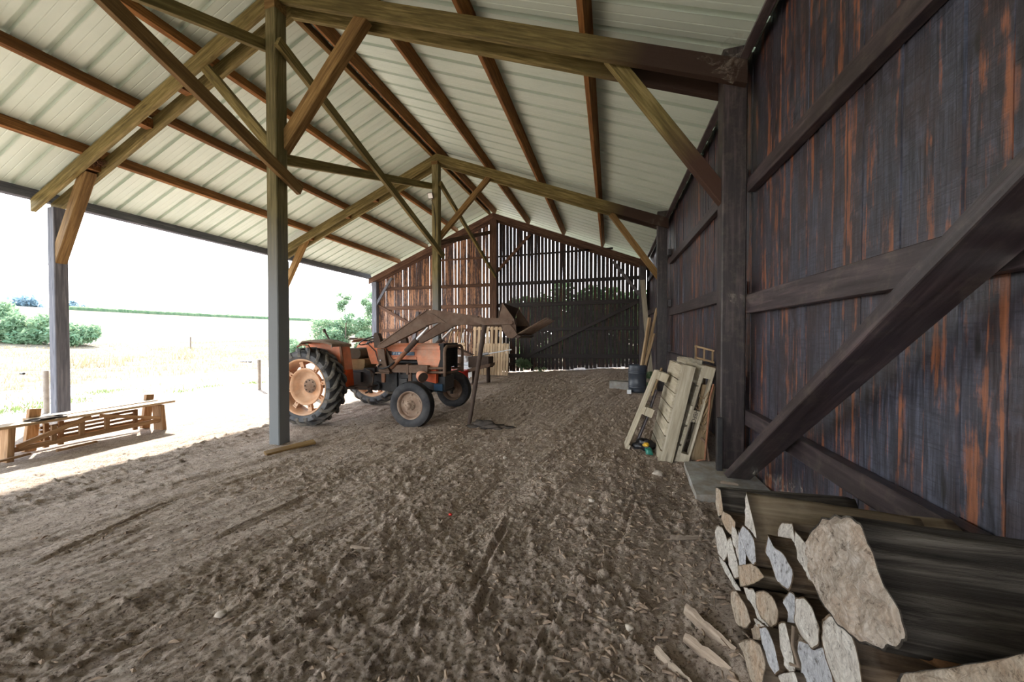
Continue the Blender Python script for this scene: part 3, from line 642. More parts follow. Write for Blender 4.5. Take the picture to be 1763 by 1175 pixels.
# bonnet
def bonnet():
    prof = [(-.32, 1.21), (-.325, 1.34), (-.345, 1.345), (-.345, 1.40), (-.31, 1.435), (-.15, 1.455), (.15, 1.455), (.31, 1.435), (.345, 1.40), (.345, 1.345), (.325, 1.34), (.32, 1.21)]
    st = []
    for x, gr in ((.82, 0), (1.0, 0), (1.30, 0), (1.62, 0), (1.648, 0)): st.append((x, [(y, z) for y, z in prof]))
    vs = []; n = len(prof)
    for x, p in st: vs += [(x, y, z) for y, z in p]
    fs = [(i*n+k, i*n+k+1, (i+1)*n+k+1, (i+1)*n+k) for i in range(len(st)-1) for k in range(n-1)]+[tuple(range(n))]
    mb = MB().add(vs, fs)
    for y in (-.33, .33): mb.bb((.86, y-.008, 1.155), (1.648, y+.008, 1.205))
    o = kid(mb, 'bonnet', M['orange'])
    nose = MB(); p2 = [(-.325, 1.02), (-.335, 1.155), (-.328, 1.16), (-.33, 1.34), (-.35, 1.345), (-.35, 1.40), (-.31, 1.435), (-.15, 1.455), (.15, 1.455), (.31, 1.435), (.35, 1.40), (.35, 1.345), (.33, 1.34), (.328, 1.16), (.335, 1.155), (.325, 1.02)]
    vs = []
    for x, f in ((1.655, 0), (1.9, 0), (2.10, 1), (2.125, 1)):
        for y, z in p2: vs.append((x-(.10 if x > 2 else -.06)*max(0, 1.16-z)/.14*.5, y, z-(.012 if x > 2.11 and z > 1.4 else 0)))
    n = len(p2); nose.add(vs, [(i*n+k, i*n+k+1, (i+1)*n+k+1, (i+1)*n+k) for i in range(3) for k in range(n-1)])
    kid(nose, 'bonnet_nose', M['pink'], label='sun-bleached orange bonnet nose')
    gm = MB().bb((2.09, -.325, .99), (2.14, .325, 1.45))
    for k in range(13): gm.bb((2.14, -.29, 1.03+.031*k), (2.153, .29, 1.043+.031*k))
    for y in (-.325, .325): gm.bb((2.135, y-.02, .97), (2.20, y+.02, 1.452))
    gm.bb((2.10, -.335, 1.438), (2.21, .335, 1.462)); gm.bb((2.08, -.2, .74), (2.12, .2, 1.0))
    kid(gm, 'front_grille', M['blackgrille'])
    bd = MB().bb((1.13, -.336, 1.232), (1.60, -.322, 1.30)); ob = kid(bd, 'badge', M['badge'], label='blue name badge with white letters')
    fc = bpy.data.curves.new('lettering', 'FONT'); fc.body = 'FIAT'; fc.size = .062; fc.extrude = .002; fc.space_character = 1.9; fc.materials.append(M['textw'])
    fo = text_mesh('lettering', fc); fo.location = (1.165, -.339, 1.244); fo.rotation_euler = (math.pi/2, 0, 0); fo.parent = ob
    vt = MB()
    for k in range(9): vt.bb((1.02+.012*k, -.333, 1.23), (1.025+.012*k, -.325, 1.31))
    kid(vt, 'side_vent', M['blackgrille'])
bonnet()
kid(MB().tube([(1.35, .2, 1.45), (1.35, .2, 1.52)], .05, 12), 'air_filter_cap', M['rustdark'])

# operator's place
cw = MB()
for y in (-.27, .25): cw.prism([(.52, 1.42), (.58, 1.20), (.64, 1.05), (.82, 1.05), (.84, 1.44), (.70, 1.47)], y, y+.02)
cw.add([(.52, -.27, 1.42), (.52, .27, 1.42), (.70, .27, 1.48), (.70, -.27, 1.48), (.58, -.27, 1.20), (.58, .27, 1.20)], [(0, 1, 2, 3), (4, 5, 1, 0)])
kid(cw, 'dashboard_cowl', M['orange'])
sw = MB(); rt = Matrix.Rotation(math.radians(-28), 3, 'Y'); cN = Vector((.40, 0, 1.51))
sw.tube([cN+rt @ Vector((.20*math.cos(a), .20*math.sin(a), 0)) for a in np.linspace(0, 2*math.pi, 25)], .013, 6, False)
for a in (0.5, 2.6, 4.7): sw.tube([cN, cN+rt @ Vector((.2*math.cos(a), .2*math.sin(a), 0))], .008, 6)
sw.tube([cN, (.62, 0, 1.32)], .018, 8); kid(sw, 'steering_wheel', M['hose'])
st = MB().rbox((.16, 0, 1.25), (.42, .46, .21), .09, 5); se = kid(st, 'seat', M['seat'])
kid(MB().rbox((.22, 0, 1.08), (.46, .42, .12), .03).prism([(.0, 1.02), (.45, 1.02), (.40, .92), (.1, .92)], -.2, .2), 'seat_base', M['tan'])
for s in (-1, 1):
    yo, yi, ym = s*1.06, s*.46, s*.77
    tp = MB(); sec = [(-.36, 1.455), (-.30, 1.505), (-.16, 1.53), (.0, 1.525), (.14, 1.505), (.24, 1.48), (.335, 1.45), (.345, 1.40)]
    vs = []; n = len(sec)
    for yy, dz in ((yo, -.02), (yo*.98, .0), (s*.85, .012), (yi, .0)):
        for x, z in sec: vs.append((x+.10*(abs(yy)-.46), yy, z+dz+.010*math.sin(9*x+yy*7)))
    fs = [(i*n+k, i*n+k+1, (i+1)*n+k+1, (i+1)*n+k) for i in range(3) for k in range(n-1)]
    mb = MB().add(vs, fs); fo = kid(mb, 'fender', M['platform'], label='dusty brown-topped rear fender'); so_ = fo.modifiers.new('t', 'SOLIDIFY'); so_.thickness = .018
    kid(MB().prism([(-.62, .98), (-.56, 1.22), (-.40, 1.42), (-.30, 1.475), (.22, 1.47), (.33, 1.44), (.40, .66), (.30, .66), (.1, 1.1), (-.3, 1.1)], ym, ym-s*.012), 'fender_side', M['orange'], fo)
    kid(MB().tube([(x, yo*.97, z-.025) for x, z in [(-.36, 1.43), (-.25, 1.47), (-.12, 1.45), (-.06, 1.36), (-.04, 1.28)]], .018, 6), 'fender_strut', M['rustorange'], fo)
    fp = MB().add([(.30, yi, 1.43), (.32, ym, 1.43), (.385, ym, .955), (.365, yi, .955)], [(0, 1, 2, 3)]); f1 = kid(fp, 'fender_front', M['pink'], fo); q = f1.modifiers.new('t', 'SOLIDIFY'); q.thickness = .012
    fp = MB().add([(.367, yi, .962), (.387, ym, .962), (.405, ym, .645), (.39, yi, .645)], [(0, 1, 2, 3)]).box((.40, ym*.97, .93), (.03, .05, .09)); f2 = kid(fp, 'fender_skirt', M['orangebright'], fo, 'bright orange skirt'); q = f2.modifiers.new('t', 'SOLIDIFY'); q.thickness = .012
    kid(MB().beam((.335, ym*.985, 1.42), (.40, ym*.985, .92), .03, .04), 'fender_stay', M['rustorange'], fo)
kid(MB().box((-.50, .70, 1.535), (.17, .08, .055)), 'rear_lamp', M['rustdark'])
kid(MB().tube([(-.50, -.05, 1.0), (-.52, -.05, 1.54), (-.62, -.05, 1.70)], .018, 6).tube([(-.62, -.05, 1.68), (-.64, -.05, 1.745)], .03, 8), 'tail_lever', M['rustdark'])
kid(MB().bb((.40, -.62, .635), (.80, -.30, .655)).tube([(.52, -.3, .64), (.52, -.62, .62)], .015, 6), 'foot_step', M['rustdark'])
kid(MB().tube([(.66, -.32, .92), (.75, -.36, .86), (.77, -.42, .72), (.74, -.42, .60), (.66, -.42, .52), (.60, -.40, .50)], .017, 6).tube([(.55, -.3, .94), (.68, -.36, .93), (.72, -.38, .80)], .013, 6).box((.70, -.38, .60), (.05, .04, .2)), 'pedals', M['rustdark'])
kid(MB().tube([(.72, -.2, 1.46), (.6, -.24, 1.50), (.48, -.2, 1.44), (.55, -.12, 1.38), (.7, -.15, 1.35)], .012, 6).tube([(.55, -.27, 1.46), (.75, -.30, 1.30), (.80, -.28, 1.10)], .010, 6), 'control_cables', M['hose'])
kid(MB().tube([(.62, -.12, 1.05), (.55, -.14, 1.32), (.56, -.14, 1.35)], .012, 6).tube([(.70, .05, 1.0), (.52, .03, 1.22)], .012, 6), 'gear_lever', M['rustdark'])

# loader frame, arms, bucket
for s in (-1, 1):
    yo = s*.47; mb = MB().prism([(.91, 1.36), (.955, .92), (1.18, .92), (1.10, 1.06), (1.05, 1.36)], yo-.012, yo+.012)
    mb.prism([(1.03, 1.37), (1.14, 1.18), (1.28, 1.07), (1.28, .93), (1.0, .93)], yo-s*.10-.01, yo-s*.10+.01).bb((.90, yo-.06, .895), (1.19, yo+.06, .92))
    mb.bb((.93, min(yo, yo-s*.1), .93), (.96, max(yo, yo-s*.1), 1.36))
    ms = kid(mb, 'loader_mast', M['rust'])
    kid(MB().prism([(.875, 1.38), (.86, 1.62), (.89, 1.665), (.95, 1.65), (.99, 1.55), (1.03, 1.37)], yo-.05, yo+.05), 'mast_head', M['rustdark'], ms)
    kid(MB().tube([(1.0, yo-.07, 1.40), (1.0, yo+.07, 1.40)], .03, 10).tube([(1.0, yo-.02, 1.14), (1.0, yo-.02+s*.03, 1.14)], .016, 6), 'pivot_pin', M['steelpost'], ms)
    kid(MB().prism([(.98, .90), (1.06, .90), (1.05, .72), (.99, .72)], yo-s*.03-.02, yo-s*.03+.02), 'mast_strut', M['rustorange'], ms)
    kid(MB().rbox((1.60, yo, .995), (.70, .10, .14), .012).bb((1.54, yo-.06, .89), (1.585, yo+.06, 1.085)).bb((1.93, yo-.06, .91), (1.965, yo+.06, 1.06)).bb((1.56, yo-.02, .62), (1.62, yo+.02, .92)), 'loader_beam', M['rust'])
    kid(MB().tube([(1.95, yo, 1.01), (2.27, yo, 1.015)], .024, 8).tube([(1.95, yo, .935), (2.27, yo, .94)], .024, 8), 'push_tubes', M['rust'])
    ya = s*.58
    ap = [(1.01, 1.37), (1.00, 1.41), (1.05, 1.455), (2.0, 2.06), (2.12, 2.06), (2.95, 1.935), (3.0, 1.80), (2.45, 1.805), (2.22, 1.86), (1.99, 1.78), (1.12, 1.38)]
    am = MB().prism(ap, ya-.035, ya+.035)
    for (a, b) in (((1.05, 1.455), (2.0, 2.06)), ((2.12, 2.06), (2.95, 1.935)), ((1.12, 1.38), (1.99, 1.78)), ((2.45, 1.805), (3.0, 1.80))):
        am.beam((a[0], ya, a[1]), (b[0], ya, b[1]), .10, .018)
    am.prism([(1.80, 1.93), (2.02, 2.02), (2.14, 1.98), (2.38, 1.83), (2.2, 1.84), (1.98, 1.79)], ya-.052, ya+.052)
    ao = kid(am, 'loader_arm', M['rust'])
    eb = MB().prism([(2.90, 1.845), (2.90, 1.91), (3.06, 1.915), (3.60, 1.89), (3.62, 1.80), (3.06, 1.785)], ya-.09, ya+.07)
    kid(eb, 'arm_end_box', M['rust'], ao)
    kid(MB().tube([(3.56, ya-.12, 1.825), (3.56, ya+.12, 1.825)], .032, 12).tube([(3.49, ya-.095, 1.845), (3.49, ya-.08, 1.845)], .02, 8), 'bucket_pin', M['rust'], ao)
    yc = ya-s*.02
    p0, p1 = Vector((1.23, yc-s*.04, 1.01)), Vector((2.0, yc, 1.76)); L = lambda t: p0.lerp(p1, t)
    cy = kid(MB().tube([L(0), L(.45)], .043, 12), 'lift_cylinder', M['rustorange'], label='lift cylinder with chrome rod')
    kid(MB().tube([L(.42), L(.70)], .05, 12), 'cylinder_sleeve', M['rustdark'], cy); kid(MB().tube([L(.69), L(1)], .027, 12), 'cylinder_rod', M['chrome'], cy)
    kid(MB().tube([(1.35, yc-s*.05, 1.16), (1.30, yc+s*.03, 1.09), (1.22, yc+s*.05, 1.03), (1.12, yc+s*.05, 1.0), (1.03, yc+s*.03, 1.0), (.98, yc, 1.03), (1.0, yc-s*.06, 1.07)], .017, 8), 'hydraulic_hose', M['hose'], cy)
kid(MB().tube([(2.0, -.58, 1.98), (2.0, .58, 1.98)], .045, 10), 'arm_cross_tube', M['rustdark'])
kid(MB().tube([(2.275, -.47, .87), (2.275, -.47, 1.30), (2.275, -.44, 1.375), (2.275, -.36, 1.41), (2.275, .30, 1.41), (2.275, .38, 1.375), (2.275, .41, 1.30), (2.275, .41, .87)], .030, 10).tube([(2.275, -.47, .92), (2.275, .41, .92)], .022, 8), 'front_guard', M['rust'])
bk = MB(); pf = [(3.40, 2.16), (3.345, 2.03), (3.33, 1.90), (3.40, 1.72), (3.48, 1.585), (3.56, 1.575), (3.64, 1.62)]
for i in range(len(pf)-1):
    (xa, za), (xb, zb_) = pf[i], pf[i+1]; bk.add([(xa, -.62, za), (xb, -.62, zb_), (xb, .66, zb_), (xa, .66, za)], [(0, 1, 2, 3)])
bo = kid(bk, 'bucket', M['rustdark']); q = bo.modifiers.new('t', 'SOLIDIFY'); q.thickness = .015
for y in (-.62, .66):
    kid(MB().prism([(3.40, 2.16), (3.33, 1.90), (3.42, 1.69), (3.64, 1.62), (3.62, 1.85)], y-.01, y+.01), 'bucket_side', M['rust'], bo)
    kid(MB().prism([(3.40, 1.72), (3.48, 1.575), (3.58, 1.56), (3.66, 1.62), (3.60, 1.72), (3.53, 1.80)], y-.045, y+.045), 'bucket_bracket', M['rust'], bo)
kid(MB().prism([(3.46, 1.575), (3.66, 1.56), (3.72, 1.60), (3.62, 1.63)], -.64, .68), 'tine_bar', M['rustdark'], bo)
for i in range(8):
    y = -.58+1.2*i/7; kid(MB().tube([(3.58, y, 1.60), (3.70, y, 1.655), (3.92, y, 1.78), (4.14, y, 1.905)], [.021, .019, .015, .006], 6), 'tine', M['rust'], bo)
hl = MB(); ax = Vector((.75, -.55, -.30)).normalized(); c0 = Vector((1.80, -.545, .92))
hl.tube([c0, c0+ax*.03, c0+ax*.09, c0+ax*.17, c0+ax*.185], [.03, .062, .09, .102, .098], 16)
ho = kid(hl, 'headlamp', M['pink']); kid(MB().tube([c0+ax*.186, c0+ax*.190], .092, 16), 'headlamp_lens', M['rustdark'], ho)
kid(MB().beam(c0+ax*.08, (1.92, -.46, .95), .02, .03), 'headlamp_stay', M['rustdark'], ho)

# prop and rag
pp = MB().tube([(-2.07, 5.70, 1.79), (-2.37, 5.70, .01)], [.042, .036], 12)
tag(pp.build('prop_pole', M['rustdark']), 'slanted steel pole propping up the raised loader arm, foot in a dark rag', 'pole')
def lump(name, c, d, m, label, cat, seed, rough=.35, group=None, sub=3):
    import bmesh
    bm = bmesh.new(); bmesh.ops.create_icosphere(bm, subdivisions=sub, radius=1.)
    for q in bm.verts:
        p = q.co.copy(); f = 1+rough*mnoise.noise(p*1.4+Vector((seed, 0, 0)))+rough*.5*mnoise.noise(p*3.5+Vector((0, seed, 0)))
        q.co = Vector((p.x*d[0]*f, p.y*d[1]*f, p.z*d[2]*f))
    me = bpy.data.meshes.new(name); bm.to_mesh(me); bm.free()
    for p in me.polygons: p.use_smooth = True
    o = link(name, me, m); o.location = c
    if label: tag(o, label, cat, group)
    return o
rg = lump('rag', (-2.02, 5.62, .04), (.33, .16, .085), M['rag'], 'crumpled dark rag on the dirt at the foot of the prop pole', 'rag', 4, .9, sub=4)
# ------------------------------------------------------------------ benches at the open side
bx = -7.47
bt = empty('bench', (bx, 3.4, 0)); tag(bt, 'long brown wooden bench with crossed braces standing at the open side', 'bench'); bpy.context.view_layer.update()
Hd = M['hurdle']
timber('seat_plank', (bx-.06, 2.52, .425), (bx-.06, 4.40, .445), .23, .035, M['oldplank'], parent=bt)
for y, l in ((2.63, -.02), (4.21, .03)):
    o = oriented(MB().beam((bx-.05, y+l, -.03), (bx-.05, y, .41), .22, .06, (0, 1, 0)), 'leg', Hd, (bx, y, 0), (0, 0, 1), (0, 1, 0), bt)
timber('stretcher', (bx, 2.66, .115), (bx, 4.20, .15), .04, .065, Hd, parent=bt)
timber('slanting_brace', (bx+.02, 2.68, .15), (bx+.02, 3.36, .40), .035, .06, Hd, parent=bt)
timber('slanting_brace', (bx+.02, 3.46, .39), (bx+.02, 4.20, .19), .035, .05, Hd, parent=bt)
for y in (3.0, 3.27, 3.54): timber('upright', (bx, y, .14), (bx, y+.005, .36), .045, .05, Hd, up=(0, 1, 0), parent=bt)
b2 = empty('bench', (-7.86, 3.6, 0)); tag(b2, 'second wooden bench behind the braced bench, with end stakes sticking above its plank', 'bench'); bpy.context.view_layer.update()
timber('seat_plank', (-7.80, 2.9, .43), (-7.80, 4.30, .455), .24, .035, M['oldplank'], parent=b2)
for y, ly in ((2.98, -.05), (4.28, -.07)): o = oriented(MB().beam((-7.86, y+ly, -.02), (-7.90, y+.02, .56), .07, .11, (0, 1, 0)), 'leg', Hd, (-7.86, y, 0), (0, 0, 1), (0, 1, 0), b2)
timber('stretcher', (-7.86, 2.95, .10), (-7.86, 4.24, .13), .04, .06, Hd, parent=b2)
hd = empty('hurdle', (-7.66, 3.5, 0)); tag(hd, 'slatted wooden hurdle lying between the two benches', 'hurdle'); bpy.context.view_layer.update()
for k in range(5): timber('slat', (-7.68, 2.96, .09+.055*k), (-7.68, 3.98, .11+.06*k), .03, .035, Hd, parent=hd)
for y in (3.0, 3.14, 3.97): timber('stile', (-7.65, y, .03), (-7.65, y+.005, .37), .05, .045, Hd, up=(0, 1, 0), parent=hd)
lump('cloth', (-7.53, 2.98, .465), (.10, .17, .018), M['rag'], 'small dark crumpled cloth lying on the braced bench', 'cloth', 9, .9)
for i, (a, b) in enumerate((((-7.3, 2.35, .03), (-7.35, 2.75, .05)), ((-7.28, 2.95, .03), (-7.3, 3.35, .04)))):
    timber('scrap_lath', a, b, .04, .025, Hd, ('thin lath scrap on the ground at the near end of the braced bench', 'thin lath scrap lying along the middle of the braced bench')[i], 'lath', 'wood scraps by the benches')
timber('scrap_plank', (-4.40, 3.60, .04), (-4.12, 4.13, .07), .11, .035, M['brownpine'], 'muddy plank on the dirt at the foot of the tall ridge post', 'plank', up=(.15, 0, 1))

# ------------------------------------------------------------------ pallets against the board wall
def pallet(base, top, y0, wid, label, m, thick=.14, nslat=7, solid=False, mark=None, length=1.2, ny=3, cat='pallet', grp='pallets leaning on the board wall', rz=0., flip=False):
    """stands on a short end at base (x,z), leans to top (x,z); near side face at y0; deck with slats on the -X face"""
    root = empty('pallet', (base[0], y0, base[1]), rz); tag(root, label, cat, grp); bpy.context.view_layer.update()
    ux = Vector((top[0]-base[0], 0, top[1]-base[1])).normalized(); nx = Vector((ux.z, 0, -ux.x)); O = Vector((base[0], y0, base[1]))
    F = Matrix((ux, Vector((0, 1, 0)), nx)).transposed()       # local: x along the length, y across, z through the thickness (away from the deck)
    rr = Matrix.Rotation(rz, 3, 'Z')
    def part(shapes, name, mm):
        mb = MB()
        for a, b in shapes: mb.bb(a, b)
        mb.v = [tuple(rr @ (F @ Vector(q))+O) for q in mb.v]
        return oriented(mb, name, mm, O, rr @ Vector((0, 1, 0)) if name in ('deck_board', 'top_deck') else rr @ ux, (0, 0, 1) if name in ('deck_board', 'top_deck') else (0, 1, 0), root)
    bw = length/nslat
    for k in range(nslat):
        w0 = R.uniform(.88, .97); part([((k*bw, 0, 0), (k*bw+bw*w0, wid, .022))], 'deck_board', m)
    for j in range(ny):
        yc = (wid-.1)*j/(ny-1)
        part([((0, yc, .022), (length, yc+.1, .042))], 'stringer_board', m)
        if solid and j == 0: part([((0, yc, .042), (length, yc+.09, thick-.02))], 'stringer', m)
        else:
            for x in (0, length/2-.07, length-.14): part([((x, yc+.004, .042), (x+.14, yc+.096, thick-.022))], 'block', m)
        part([((0, yc, thick-.022), (length, yc+.1, thick))], 'bottom_board', m)
    if mark:
        fc = bpy.data.curves.new('stencil_mark', 'FONT'); fc.body = mark; fc.size = .062; fc.extrude = .0008; fc.align_x = 'CENTER'; fc.align_y = 'CENTER'; fc.materials.append(M['text'])
        fo = text_mesh('stencil_mark', fc)
        xd = -ux; yd = nx; zd = xd.cross(yd)
        if zd.y > 0: xd = ux; zd = xd.cross(yd)
        mw = Matrix((xd, yd, zd)).transposed().to_4x4(); mw.translation = O+F @ Vector((length/2, .0015, thick/2))
        fo.matrix_world = mw; fo.parent = root; fo.matrix_parent_inverse = root.matrix_world.inverted()
    return root
pallet((.735, .10), (1.03, 1.27), 4.50, .80, 'pallet with a black stencilled block in its open side, leaning by the wall post', M['pallet'], .145, 5, mark='HBFO')
pallet((.545, .10), (.79, 1.255), 4.44, .80, 'dusty pallet with closed near side, between the stencilled pallet and the thin tilted one', M['pallet'], .155, 7, solid=True)
p1 = empty('pallet', (.2, 4.8, .1)); tag(p1, 'thin pale half pallet tilted furthest, outermost by the wall', 'pallet', 'pallets leaning on the board wall'); bpy.context.view_layer.update()
pu = Vector((.585-.185, 0, 1.165-.095)).normalized(); pn = Vector((pu.z, 0, -pu.x)); pb = Vector((.185, 4.80, .095)); ln = 1.145
for k in range(3): timber('deck_board', pb+Vector((0, .052+.105*k, 0))+pn*.012, pb+pu*(ln-.01*k)+Vector((0, .052+.105*k, 0))+pn*.012, .098, .024, M['pallet'], up=-pn, parent=p1)
for t_ in (.045, .52, .945):
    c = pb+pu*(ln*t_); timber('cross_board', c+pn*.035+Vector((0, .0, 0)), c+pn*.035+Vector((0, .32, 0)), .10, .022, M['pallet'], up=-pn, parent=p1)
    if t_ > .1: timber('block', c+pn*.10-pu*.055+Vector((0, .05, 0)), c+pn*.10+pu*.055+Vector((0, .05, 0)), .09, .105, M['pallet'], up=-pn, parent=p1)
    if t_ > .1: timber('block', c+pn*.10-pu*.055+Vector((0, .27, 0)), c+pn*.10+pu*.055+Vector((0, .27, 0)), .09, .105, M['pallet'], up=-pn, parent=p1)
pallet((.90, .09), (1.04, 1.43), 5.36, .70, 'taller pallet with a pale top block, standing behind the stencilled pallet', M['pallet'], .20, 6)
ct = empty('plastic_crate', (1.25, 5.4, 1.2)); tag(ct, 'tan slotted crate rim showing above the taller pallet by the wall', 'crate'); bpy.context.view_layer.update()
for z in (1.28, 1.44): timber('crate_rail', (1.16, 5.52, z+.02), (1.40, 5.48, z-.05), .02, .025, M['oldplank'], parent=ct)
for x in (1.17, 1.28, 1.385): timber('crate_bar', (x, 5.51, 1.27-.05*(x-1.17)/.22), (x, 5.51, 1.47-.07*(x-1.17)/.22), .02, .025, M['oldplank'], up=(0, 1, 0), parent=ct)
timber('crate_base', (1.16, 5.5, 1.20), (1.40, 5.48, 1.16), .3, .03, M['oldplank'], parent=ct)
timber('crate_foot', (1.2, 5.55, .1), (1.25, 5.5, 1.2), .1, .1, M['oldplank'], up=(0, 1, 0), parent=ct)
sk = MB(); sk.tube([(.33, 4.95, .13), (.50, 5.0, .56), (.60, 5.05, .88)], .022, 6); tag(sk.build('stick', M['dark']), 'dark round stick behind the thin tilted pallet', 'stick')
lump('plastic_bag', (.43, 4.82, .20), (.11, .10, .085), M['blackplastic'], 'black plastic bag on the dirt between the thin pallet and the dusty pallet', 'bag', 2, .6)
lump('plastic_bottle', (.47, 4.66, .165), (.045, .06, .045), M['green'], 'crushed green plastic bottle in front of the black bag', 'bottle', 3, .5)
lump('plastic_scrap', (.44, 4.70, .235), (.035, .03, .025), M['yellow'], 'yellow plastic scrap on the black bag under the pallets', 'scrap', 5, .5)
def rod(name, pts, r, m, label, cat, n=7):
    return tag(MB().tube(pts, r, n).build(name, m), label, cat)
rod('metal_rod', [(.93, 4.42, .15), (.98, 4.40, .19), (1.04, 4.41, .20), (1.06, 4.42, .45), (1.10, 4.46, .9), (1.14, 4.48, 1.05)], .011, M['rustorange'], 'bent rusty rod hooked at its foot beside the thick dark wall post', 'rod')
rod('rusty_bar', [(1.02, 4.50, .42), (1.06, 4.46, .38), (1.07, 4.43, .30), (1.09, 4.44, .16)], .014, M['rust'], 'short pale rusty bar beside the bent rod', 'bar')
tw = MB()
for i in range(9):
    z0 = .95-.05*i; tw.tube([(1.0+.02*math.sin(i), 4.60, z0), (1.05, 4.52, z0-.10+.02*math.cos(3*i)), (1.09+.01*math.cos(2*i), 4.47, z0+.03)], .006, 5)
tag(tw.build('twine_coil', M['oldplank']), 'tangled pale twine hanging between the stencilled pallet and the dark wall post', 'twine')
timber('board_offcut', (1.0, 4.62, .12), (1.12, 4.62, 1.02), .05, .14, M['oldplank'], 'grey board leaning behind the bent rod', 'board', up=(1, 0, 0))
timber('angle_iron', (1.115, 4.155, .10), (1.115, 4.155, .74), .05, .055, M['engine'], 'short black iron bar standing against the foot of the thick dark wall post', 'bar', up=(0, 1, 0))

# concrete slab under the post
sb = MB().add([(.76, 3.44, -.05), (1.42, 3.62, -.05), (1.42, 4.5, -.05), (.82, 4.36, -.05), (.75, 3.46, .18), (1.42, 3.62, .185), (1.42, 4.5, .185), (.81, 4.34, .18)], [(3, 2, 1, 0), (4, 5, 6, 7), (0, 1, 5, 4), (1, 2, 6, 5), (2, 3, 7, 6), (3, 0, 4, 7)])
tag(sb.build('concrete_slab', M['concrete']), 'rough concrete slab under the thick dark wall post', 'slab')
cb = MB().bb((-.02, 9.55, .15), (.46, 9.85, .42)); o = tag(cb.build('concrete_block', M['concrete']), 'grey concrete block lying on the dirt beside the drum', 'block'); o.rotation_euler = (0, .03, .0)
tag(MB().bb((.40, 8.80, .22), (.49, 8.92, .315)).build('brick', M['white']), 'small whitish brick at the foot of the drum', 'brick')

# drum with sticks
dr = empty('drum', (.645, 9.1, .24)); tag(dr, 'blue-black plastic drum holding tall sticks by the wall', 'drum')
pf = [(0, .0), (0, .19), (.02, .205), (.05, .205)]
for z in (.12, .16, .46, .50, .54): pf += [(z-.014, .207), (z, .220), (z+.014, .207)]
pf += [(.63, .207), (.66, .20), (.66, .18), (.60, .175), (.05, .17), (.05, .0)]
do = MB().lathe(pf, (0, 0, 0), 'z', 32).build('drum_body', M['drum'], dr)
GS = 'sticks standing in the drum'
for p0, p1, r, m, lab in (((.60, 9.10, .32), (.88, 9.28, 1.60), .022, M['rustdark'], 'dark metal pipe in the drum'), ((.66, 9.06, .32), (.93, 9.22, 2.05), .030, M['oldplank'], 'thick pale pole in the drum, with a sawn top'),
                          ((.72, 9.10, .32), (1.10, 9.25, 2.28), .024, M['oldplank'], 'tallest pale pole in the drum, touching the wall post'), ((.68, 9.02, .32), (1.03, 9.12, 1.66), .018, M['oldplank'], 'short pale rod in front of the other drum sticks'),
                          ((.66, 9.14, .32), (.98, 9.30, 1.95), .020, M['bark'], 'brown stick in the middle of the drum'), ((.74, 9.16, .32), (1.02, 9.36, 1.5), .022, M['dark'], 'short dark stake in the drum')):
    o = timber('drum_stick', p0, p1, r*2, r*2, m, lab, 'stick', GS)
timber('corner_plank', (1.44-.10, 12.9, .35), (1.06, 13.05, 3.55), .035, .16, M['brownpine'], 'tall grey-brown plank leaning in the corner behind the drum', 'plank', up=(.2, 0, 0)) if False else timber('corner_plank', (1.34, 12.9, .35), (1.08, 13.05, 3.55), .16, .035, M['pallet'], 'tall grey-brown plank leaning in the corner behind the drum', 'plank', up=(0, 1, .05))
timber('leaning_board', (1.05, 9.0, .22), (1.30, 9.7, 1.45), .10, .03, M['oldplank'], 'short tan board leaning on the wall behind the drum', 'board', up=(1, 0, .2))
timber('round_stake', (.93, 8.6, .22), (1.20, 9.12, .82), .045, .045, M['oldplank'], 'short round stake leaning at the foot of the dark post by the drum', 'stake')

# ------------------------------------------------------------------ things behind the tractor
def upright_pallet(x0, x1, y, z0, z1, tilt, label, n=9, gap=.35, m='palletnew', rail=2):
    root = empty('pallet', ((x0+x1)/2, y, z0)); tag(root, label, 'pallet', 'pallets stood against the slatted wall'); bpy.context.view_layer.update()
    w = (x1-x0)/n
    for k in range(n):
        xc = x0+w*(k+.5); timber('deck_board', (xc, y, z0), (xc, y+tilt, z1-R.uniform(0, .03)), w*(1-gap), .022, M[m], up=(0, 1, 0), parent=root)
    for i in range(rail):
        t = (.06, .5, .94)[i] if rail == 3 else (.18, .85)[i]; z = z0+(z1-z0)*t; timber('stringer_board', (x0, y+tilt*t+.04, z), (x1, y+tilt*t+.04, z), .05, .11, M[m], parent=root)
upright_pallet(-5.15, -3.80, 13.1, .06, 1.32, .12, 'pale slatted pallet stood upright before the slatted wall, below the taller one', 12, .16, rail=3)
upright_pallet(-5.50, -4.19, 13.55, .05, 2.02, .16, 'taller pale pallet with wide gaps, standing behind the low upright pallet', 7, .42, rail=3)
im = empty('implement', (-4.1, 11, .4)); tag(im, 'rusty box-shaped farm implement behind the propped loader', 'implement')
io = MB().rbox((-4.13, 11.0, .74), (.70, .5, .36), .03).build('housing', M['rustdark'], None); io.parent = im; io.matrix_parent_inverse = Matrix.Translation((-4.1, 11, .4)).inverted()
